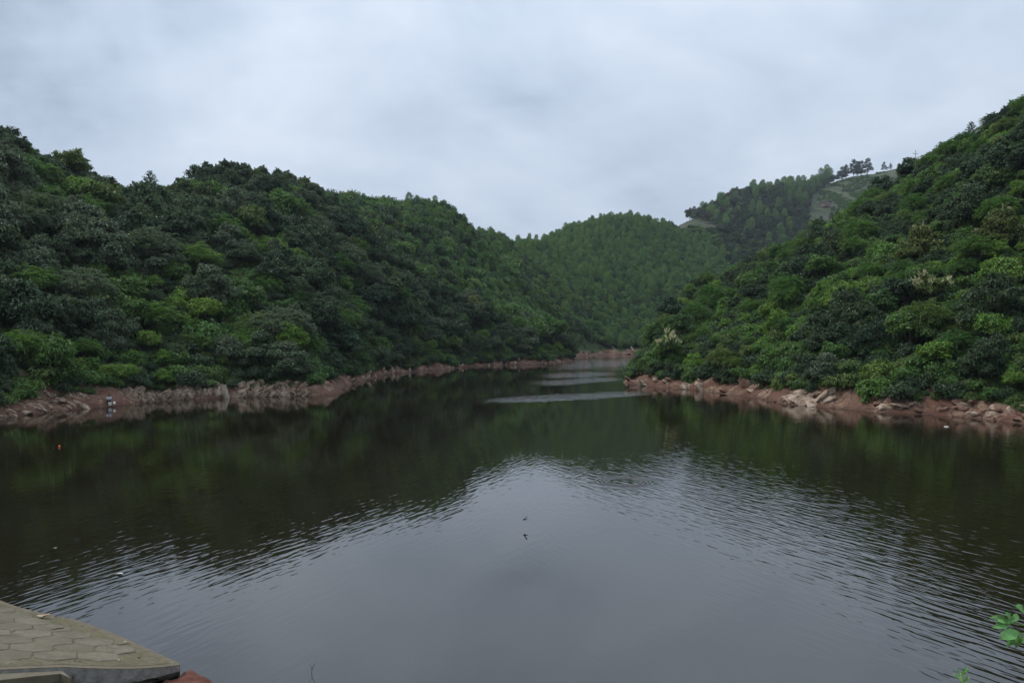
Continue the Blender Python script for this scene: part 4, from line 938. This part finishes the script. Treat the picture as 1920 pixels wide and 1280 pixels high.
# ------------------------------------------------------------------ leafy plants beside the photographer
M['nearleaf'] = leaf_mat('leaf_near', [(.15, .31, .075), (.125, .27, .075)], .3, .45)
M['nearstem'] = simple_mat('stem_green', (.12, .2, .05), (.2, .28, .09), 20, .7)
def lobed_leaf(c, tips, wd=.42):
    """one palmate leaf: pointed lobes that meet at the stalk"""
    V, Fc = [tuple(c)], []; nrm_ = Vector((.1, -.75, .65))
    for tpx in tips:
        d = tpx - c; L = d.length; s = d.cross(nrm_).normalized() * L * wd * .5; up_ = nrm_ * L * .05; k = len(V)
        for f, wv_ in ((.22, .55), (.45, 1.0), (.7, .8), (.88, .38)):
            q = c + d * f + nrm_ * L * .12 * math.sin(f * 3.1); V += [tuple(q + s * wv_ + up_ * wv_), tuple(q), tuple(q - s * wv_ + up_ * wv_)]
        V.append(tuple(tpx)); e = len(V) - 1
        Fc += [(0, k + 1, k), (0, k + 2, k + 1)]
        for i in range(3):
            for j in (0, 1): Fc.append((k + 3*i + j, k + 3*i + j + 1, k + 3*i + j + 4, k + 3*i + j + 3))
        Fc += [(k + 9, k + 10, e), (k + 10, k + 11, e)]
    return mesh_np('leaf', V, Fc, [M['nearleaf']], True, rng.random(len(Fc)))
yp = 2.8; root = Vector((1.93, yp, 5.3))
pl = link('lobed_plant', None, None, root); tag(pl, 'green plant with pointed lobed leaves at the bottom corner', 'plant')
top = P(1946, 1150, yp)
def sub(name, me, par, inv_root): o = link(name, me, par); o.matrix_parent_inverse = Matrix.Translation(-inv_root); return o
sub('stem', tubes_mesh('stem', [([root, (root + top) / 2 + Vector((.03, 0, 0)), top], [.007, .006, .004])] + [([P(1944, 1190 - 14 * i, yp), P(*q, yp - .02)], [.003, .002]) for i, q in enumerate([(1905, 1186), (1898, 1168), (1925, 1150)])], M['nearstem']), pl, root)
for c, tips in (((1898, 1168), [(1856, 1158), (1861, 1177), (1884, 1147), (1908, 1150)]), ((1912, 1184), [(1874, 1199), (1876, 1188), (1888, 1213), (1905, 1216)]), ((1926, 1152), [(1903, 1136), (1922, 1128), (1945, 1130)]), ((1935, 1192), [(1912, 1206), (1925, 1222), (1955, 1215)])):
    cc = P(*c, yp - .02); sub('leaf', lobed_leaf(cc, [P(*q, yp - .05 + .08 * random.random()) for q in tips]), pl, root)
r2 = Vector((1.66, 2.75, 5.3)); p2 = link('budding_plant', None, None, r2); tag(p2, 'budding green shoot tip at the bottom edge', 'plant')
tp = P(1803, 1262, 2.75); sub('stem', tubes_mesh('stem', [([r2, (r2 + tp) / 2 + Vector((-.02, 0, 0)), tp], [.006, .005, .004])], M['nearstem']), p2, r2)
for k in range(9):
    a = k * 2.4; c = tp + Vector((.005 * math.cos(a), .005 * math.sin(a), -.004 * k)); e = Vector((math.cos(a) * .8, math.sin(a) * .5, .9 - .12 * k)).normalized() * random.uniform(.02, .032)
    sub('leaf', lobed_leaf(c, [c + e], .5), p2, r2)

# ------------------------------------------------------------------ things on the water and the banks
M['orange'] = simple_mat('orange_plastic', (.75, .16, .02), (.85, .22, .03), 5, .4)
M['whiteplastic'] = simple_mat('white_plastic', (.62, .6, .55), (.75, .73, .68), 5, .5)
x, y = W(111, 838); fl = link('fishing_float', None, None, (x, y, 0)); tag(fl, 'small orange fishing float on the dark water below the angler', 'float')
bm = bmesh.new(); bmesh.ops.create_uvsphere(bm, u_segments=14, v_segments=10, radius=.06)
for v in bm.verts: v.co.z = v.co.z * 1.25 + .05
link('ball', bm_mesh('ball', bm, [M['orange']], True), fl); link('antenna', tubes_mesh('antenna', [([(0, 0, .08), (0, 0, .16)], [.01, .006])], M['orange']), fl)
x, y = W(1775, 800); bm = bmesh.new(); bmesh.ops.create_icosphere(bm, subdivisions=3, radius=1)
for v in bm.verts: v.co = Vector((v.co.x * .2, v.co.y * .12, max(v.co.z, -.3) * .05)) * (1 + .25 * mnoise.noise(v.co * 2))
tag(link('floating_scrap', bm_mesh('floating_scrap', bm, [M['whiteplastic']], True), None, (x, y, .01)), 'white plastic scrap floating off the pale boulders', 'litter')
for px_, sz, lab in ((980, .05, 'tiny dark scrap'),): pass
# leaning concrete slab, poles and dead branches
g = ground_hit(425, 741); sl = link('leaning_slab', box_mesh('leaning_slab', .8, .16, 2.15, M['concrete'], .02, True, .02), None, (g[0] + .35, g[1] - .8, -.3), (R(-30), R(-24), R(6))); tag(sl, 'pale concrete slab leaning against the slanted rocks at the waterline', 'slab')
a, b = W(436, 742), W(492, 738.5); stick('bamboo_pole', [(a[0], a[1] - .2, .05), ((a[0] + b[0]) / 2, (a[1] + b[1]) / 2 - .3, .16), (b[0], b[1] - .3, .28)], [.05, .045, .035], M['wood'], 'pale bamboo pole lying at the waterline beside the leaning slab', 'pole')
g = ground_hit(1800, 766); gx_, gy_ = g; hz = float(Hq(gx_, gy_)); stick('dead_branch', [(gx_ - .7, gy_ - .3, hz + .5), (gx_, gy_ - .5, hz + .42), (gx_ + .55, gy_ - .5, hz + .25), (gx_ + .65, gy_ - .5, hz - .1)], [.04, .045, .035, .02], M['wood'], 'pale dead branch lying on the bank among the boulders', 'branch', [([(gx_ + .1, gy_ - .5, hz + .4), (gx_ + .8, gy_ - .6, hz + .45)], [.03, .01])])
for (pa, pb, lab) in (((1146, 648), (1158, 661), 'pale fallen trunk slanting down the far shore'), ((1183, 650), (1190, 660), 'short fallen trunk on the far shore nearer the promontory')):
    Yf = 345; a, b = P(*pa, Yf), P(*pb, Yf - 4); stick('fallen_log', [a, (a + b) / 2 + Vector((0, -.3, 0)), b], [.18, .28, .3], M['wood'], lab, 'trunk')
# angler
def skin_obj(name, verts, edges, rad, mats, parent, sub_=2, root_i=0):
    me = bpy.data.meshes.new(name); me.from_pydata(verts, edges, []); o = link(name, me, parent)
    for m in mats: me.materials.append(m)
    s = o.modifiers.new('skin', 'SKIN'); s.use_smooth_shade = True
    for i, r_ in enumerate(rad):
        sv = me.skin_vertices[0].data[i]; sv.radius = r_ if isinstance(r_, tuple) else (r_, r_); sv.use_root = (i == root_i)
    d = o.modifiers.new('sub', 'SUBSURF'); d.levels = sub_; d.render_levels = sub_
    return o
M['skin'] = simple_mat('skin', (.32, .18, .12), (.38, .22, .15), 6, .6); M['shirt'] = simple_mat('shirt_pale_blue', (.5, .62, .72), (.62, .73, .82), 4, .9)
M['trousers'] = simple_mat('trousers_dark', (.012, .014, .02), (.025, .027, .035), 6, .9); M['hair'] = simple_mat('hair_black', (.01, .009, .008), (.02, .017, .015), 20, .6)
g = ground_hit(204, 756); hz = float(H_exact(np.array([g[0]]), np.array([g[1]]))[0])
pe = link('person', None, None, (g[0], g[1], hz + .08), (0, 0, R(-150)), (.84, .84, .84)); tag(pe, 'person in a pale blue shirt and dark trousers crouching at the waterline, fishing', 'person')
# local frame: +Y is the way the person faces
bv = [(0,-.1,.3),(0,-.06,.52),(0,.02,.72),(0,.07,.84),(0,.1,.93),(0,.13,1.04),
      (.1,-.06,.3),(.15,.3,.5),(.14,.2,.1),(.14,.34,.04), (-.1,-.06,.3),(-.15,.3,.5),(-.14,.2,.1),(-.14,.34,.04),
      (.19,.06,.8),(.25,.14,.58),(.12,.36,.54),(.09,.42,.54), (-.19,.06,.8),(-.25,.14,.58),(-.12,.36,.54),(-.09,.42,.54)]
be = [(0,1),(1,2),(2,3),(3,4),(4,5),(0,6),(6,7),(7,8),(8,9),(0,10),(10,11),(11,12),(12,13),(3,14),(14,15),(15,16),(16,17),(3,18),(18,19),(19,20),(20,21)]
br = [.14,.14,.15,.09,.055,(.085,.105),.1,.07,.045,.04,.1,.07,.045,.04,.06,.045,.03,.03,.06,.045,.03,.03]
for hi in (17, 21):
    hx, hy, hz_ = bv[hi]
    for k in range(5):
        i = len(bv); ox = (-.03 + .015 * k); bv += [(hx + ox, hy + .04, hz_ + (.01 if k else -.02)), (hx + ox, hy + .075, hz_ - .02)]; be += [(hi, i), (i, i + 1)]; br += [.009, .007]
skin_obj('body', bv, be, br, [M['skin']], pe)
skin_obj('shirt', [(0,-.1,.36),(0,-.06,.54),(0,.02,.72),(0,.07,.83),(.19,.06,.8),(.25,.14,.6),(-.19,.06,.8),(-.25,.14,.6)], [(0,1),(1,2),(2,3),(3,4),(4,5),(3,6),(6,7)], [.165,.175,.18,.11,.085,.065,.085,.065], [M['shirt']], pe)
skin_obj('trousers', [(0,-.1,.29),(.1,-.06,.3),(.15,.3,.5),(.14,.2,.12),(-.1,-.06,.3),(-.15,.3,.5),(-.14,.2,.12)], [(0,1),(1,2),(2,3),(0,4),(4,5),(5,6)], [.16,.12,.09,.06,.12,.09,.06], [M['trousers']], pe)
bm = bmesh.new(); bmesh.ops.create_uvsphere(bm, u_segments=14, v_segments=10, radius=.112)
bmesh.ops.delete(bm, geom=[v for v in bm.verts if v.co.z < -.01 and v.co.y > -.03], context='VERTS'); link('hair', bm_mesh('hair', bm, [M['hair']], True), pe, (0, .11, 1.07))
bm = bmesh.new(); bmesh.ops.create_cone(bm, cap_ends=True, segments=18, radius1=.13, radius2=.165, depth=.3)
bk = link('bucket', None, None, (g[0] + .32, g[1] - .4, .12)); tag(bk, 'white plastic bucket standing in front of the crouching angler', 'bucket')
link('pail', bm_mesh('pail', bm, [M['whiteplastic']], False), bk, (0, 0, .17)); link('handle', tubes_mesh('handle', [([(.165 * math.cos(a), -.03, .31 + .1 * math.sin(a)) for a in np.linspace(0, math.pi, 9)], [.008] * 9)], M['whiteplastic']), bk)
bm = bmesh.new(); bmesh.ops.create_icosphere(bm, subdivisions=2, radius=.14)
for v in bm.verts: v.co.z = v.co.z * 1.3 + .12; v.co *= 1 + .2 * mnoise.noise(v.co * 9)
tag(link('carrier_bag', bm_mesh('carrier_bag', bm, [M['whiteplastic']], True), None, (g[0] + .66, g[1] - .2, .22)), 'crumpled white bag beside the bucket of the angler', 'bag')
# swallow skimming the water
by_ = 28.5; bw = P(984, 974, by_); M['bird'] = simple_mat('bird_dark', (.02, .02, .025), (.045, .04, .04), 20, .6)
sw = skin_obj('swallow', [(0,0,0),(.05,0,.005),(.085,0,.01),(-.05,0,0),(-.1,0,.004),(-.14,.02,.006),(-.14,-.02,.006),(.01,.05,.03),(-.03,.12,.06),(-.09,.17,.075),(.01,-.05,.03),(-.03,-.12,.06),(-.09,-.17,.075)],
  [(0,1),(1,2),(0,3),(3,4),(4,5),(4,6),(0,7),(7,8),(8,9),(0,10),(10,11),(11,12)], [.02,.02,.008,.015,.008,.003,.003,(.02,.004),(.018,.004),(.004,.002),(.02,.004),(.018,.004),(.004,.002)], [M['bird']], None)
sw.location = bw; sw.rotation_euler = (R(25), 0, R(200)); tag(sw, 'dark swallow flying low over the middle of the lake', 'bird')
# farmhouse and power pole
M['mudwall'] = simple_mat('mud_wall', (.17, .12, .095), (.27, .2, .16), .8, .95); M['tile'] = simple_mat('dark_tile', (.035, .033, .033), (.07, .06, .055), 3, .9); M['timber'] = simple_mat('timber_dark', (.04, .028, .02), (.08, .055, .04), 5, .8)
g = ground_hit(1547, 388, 300)
hs = link('farmhouse', None, None, (g[0], g[1], float(Hq(*g)) - .3), (0, 0, R(24))); tag(hs, 'small mud-walled farmhouse with dark tiled roof on the far hill', 'house')
bm = bmesh.new(); w2, d2, hh, rh = 4.2, 2.8, 4.4, 2.0
vv = [bm.verts.new(p) for p in [(-w2,-d2,0),(w2,-d2,0),(w2,d2,0),(-w2,d2,0),(-w2,-d2,hh),(w2,-d2,hh),(w2,d2,hh),(-w2,d2,hh),(0,-d2,hh+rh),(0,d2,hh+rh)]]
for f in [(0,1,5,8,4),(1,2,6,5),(2,3,7,9,6),(3,0,4,7)]: bm.faces.new([vv[i] for i in f])
link('wall', bm_mesh('wall', bm, [M['mudwall']]), hs)
for sg in (-1, 1):
    o = link('roof', box_mesh('roof', 5.4, 6.8, .22, M['tile'], .03), hs, (sg * 2.35, 0, hh + rh * .43), (0, R(sg * 25.5), 0))
link('door', box_mesh('door', 1.1, .1, 2.1, M['timber']), hs, (0, -d2 - .03, 0)); 
for sx_ in (-2.4, 2.4): link('window', box_mesh('window', .9, .1, .9, M['timber']), hs, (sx_, -d2 - .03, 2.2))
Yq = 150; tp = P(1716, 282, Yq); zb = float(Hq(tp.x, Yq)) - .5; up = link('power_pole', None, None, (tp.x, Yq, zb)); tag(up, 'thin power pole with a crossarm on the skyline of the vine-covered hill', 'pole')
hp = tp.z - zb; link('mast', tubes_mesh('mast', [([(0, 0, 0), (0, 0, hp)], [.075, .05])], M['concrete_d']), up); link('crossarm', box_mesh('crossarm', 1.0, .05, .06, M['darkwood'], .01), up, (0, 0, hp - .75), (0, R(4), 0))
for sx_ in (-.5, .5): link('insulator', tubes_mesh('insulator', [([(0, 0, 0), (0, 0, .1), (0, 0, .2)], [.04, .06, .03])], M['whiteplastic']), up, (sx_, 0, hp - .66))

# ------------------------------------------------------------------ thin air haze
hb = link('haze', box_mesh('haze', 1020, 1090, 275, None, 0), None, (150, 475, -6)); struct(hb, 'stuff'); hb.data.materials.clear()
hm = bpy.data.materials.new('haze_air'); hm.use_nodes = True; t = hm.node_tree; t.nodes.clear(); ho = N(t, 'ShaderNodeOutputMaterial'); pv = N(t, 'ShaderNodeVolumePrincipled')
pv.inputs['Color'].default_value = (.78, .86, .95, 1); pv.inputs['Density'].default_value = .00011; pv.inputs['Anisotropy'].default_value = 0.2; LK(t, pv.outputs[0], ho.inputs['Volume']); hb.data.materials.append(hm)
hb['label'] = 'thin bluish air haze over the valley'
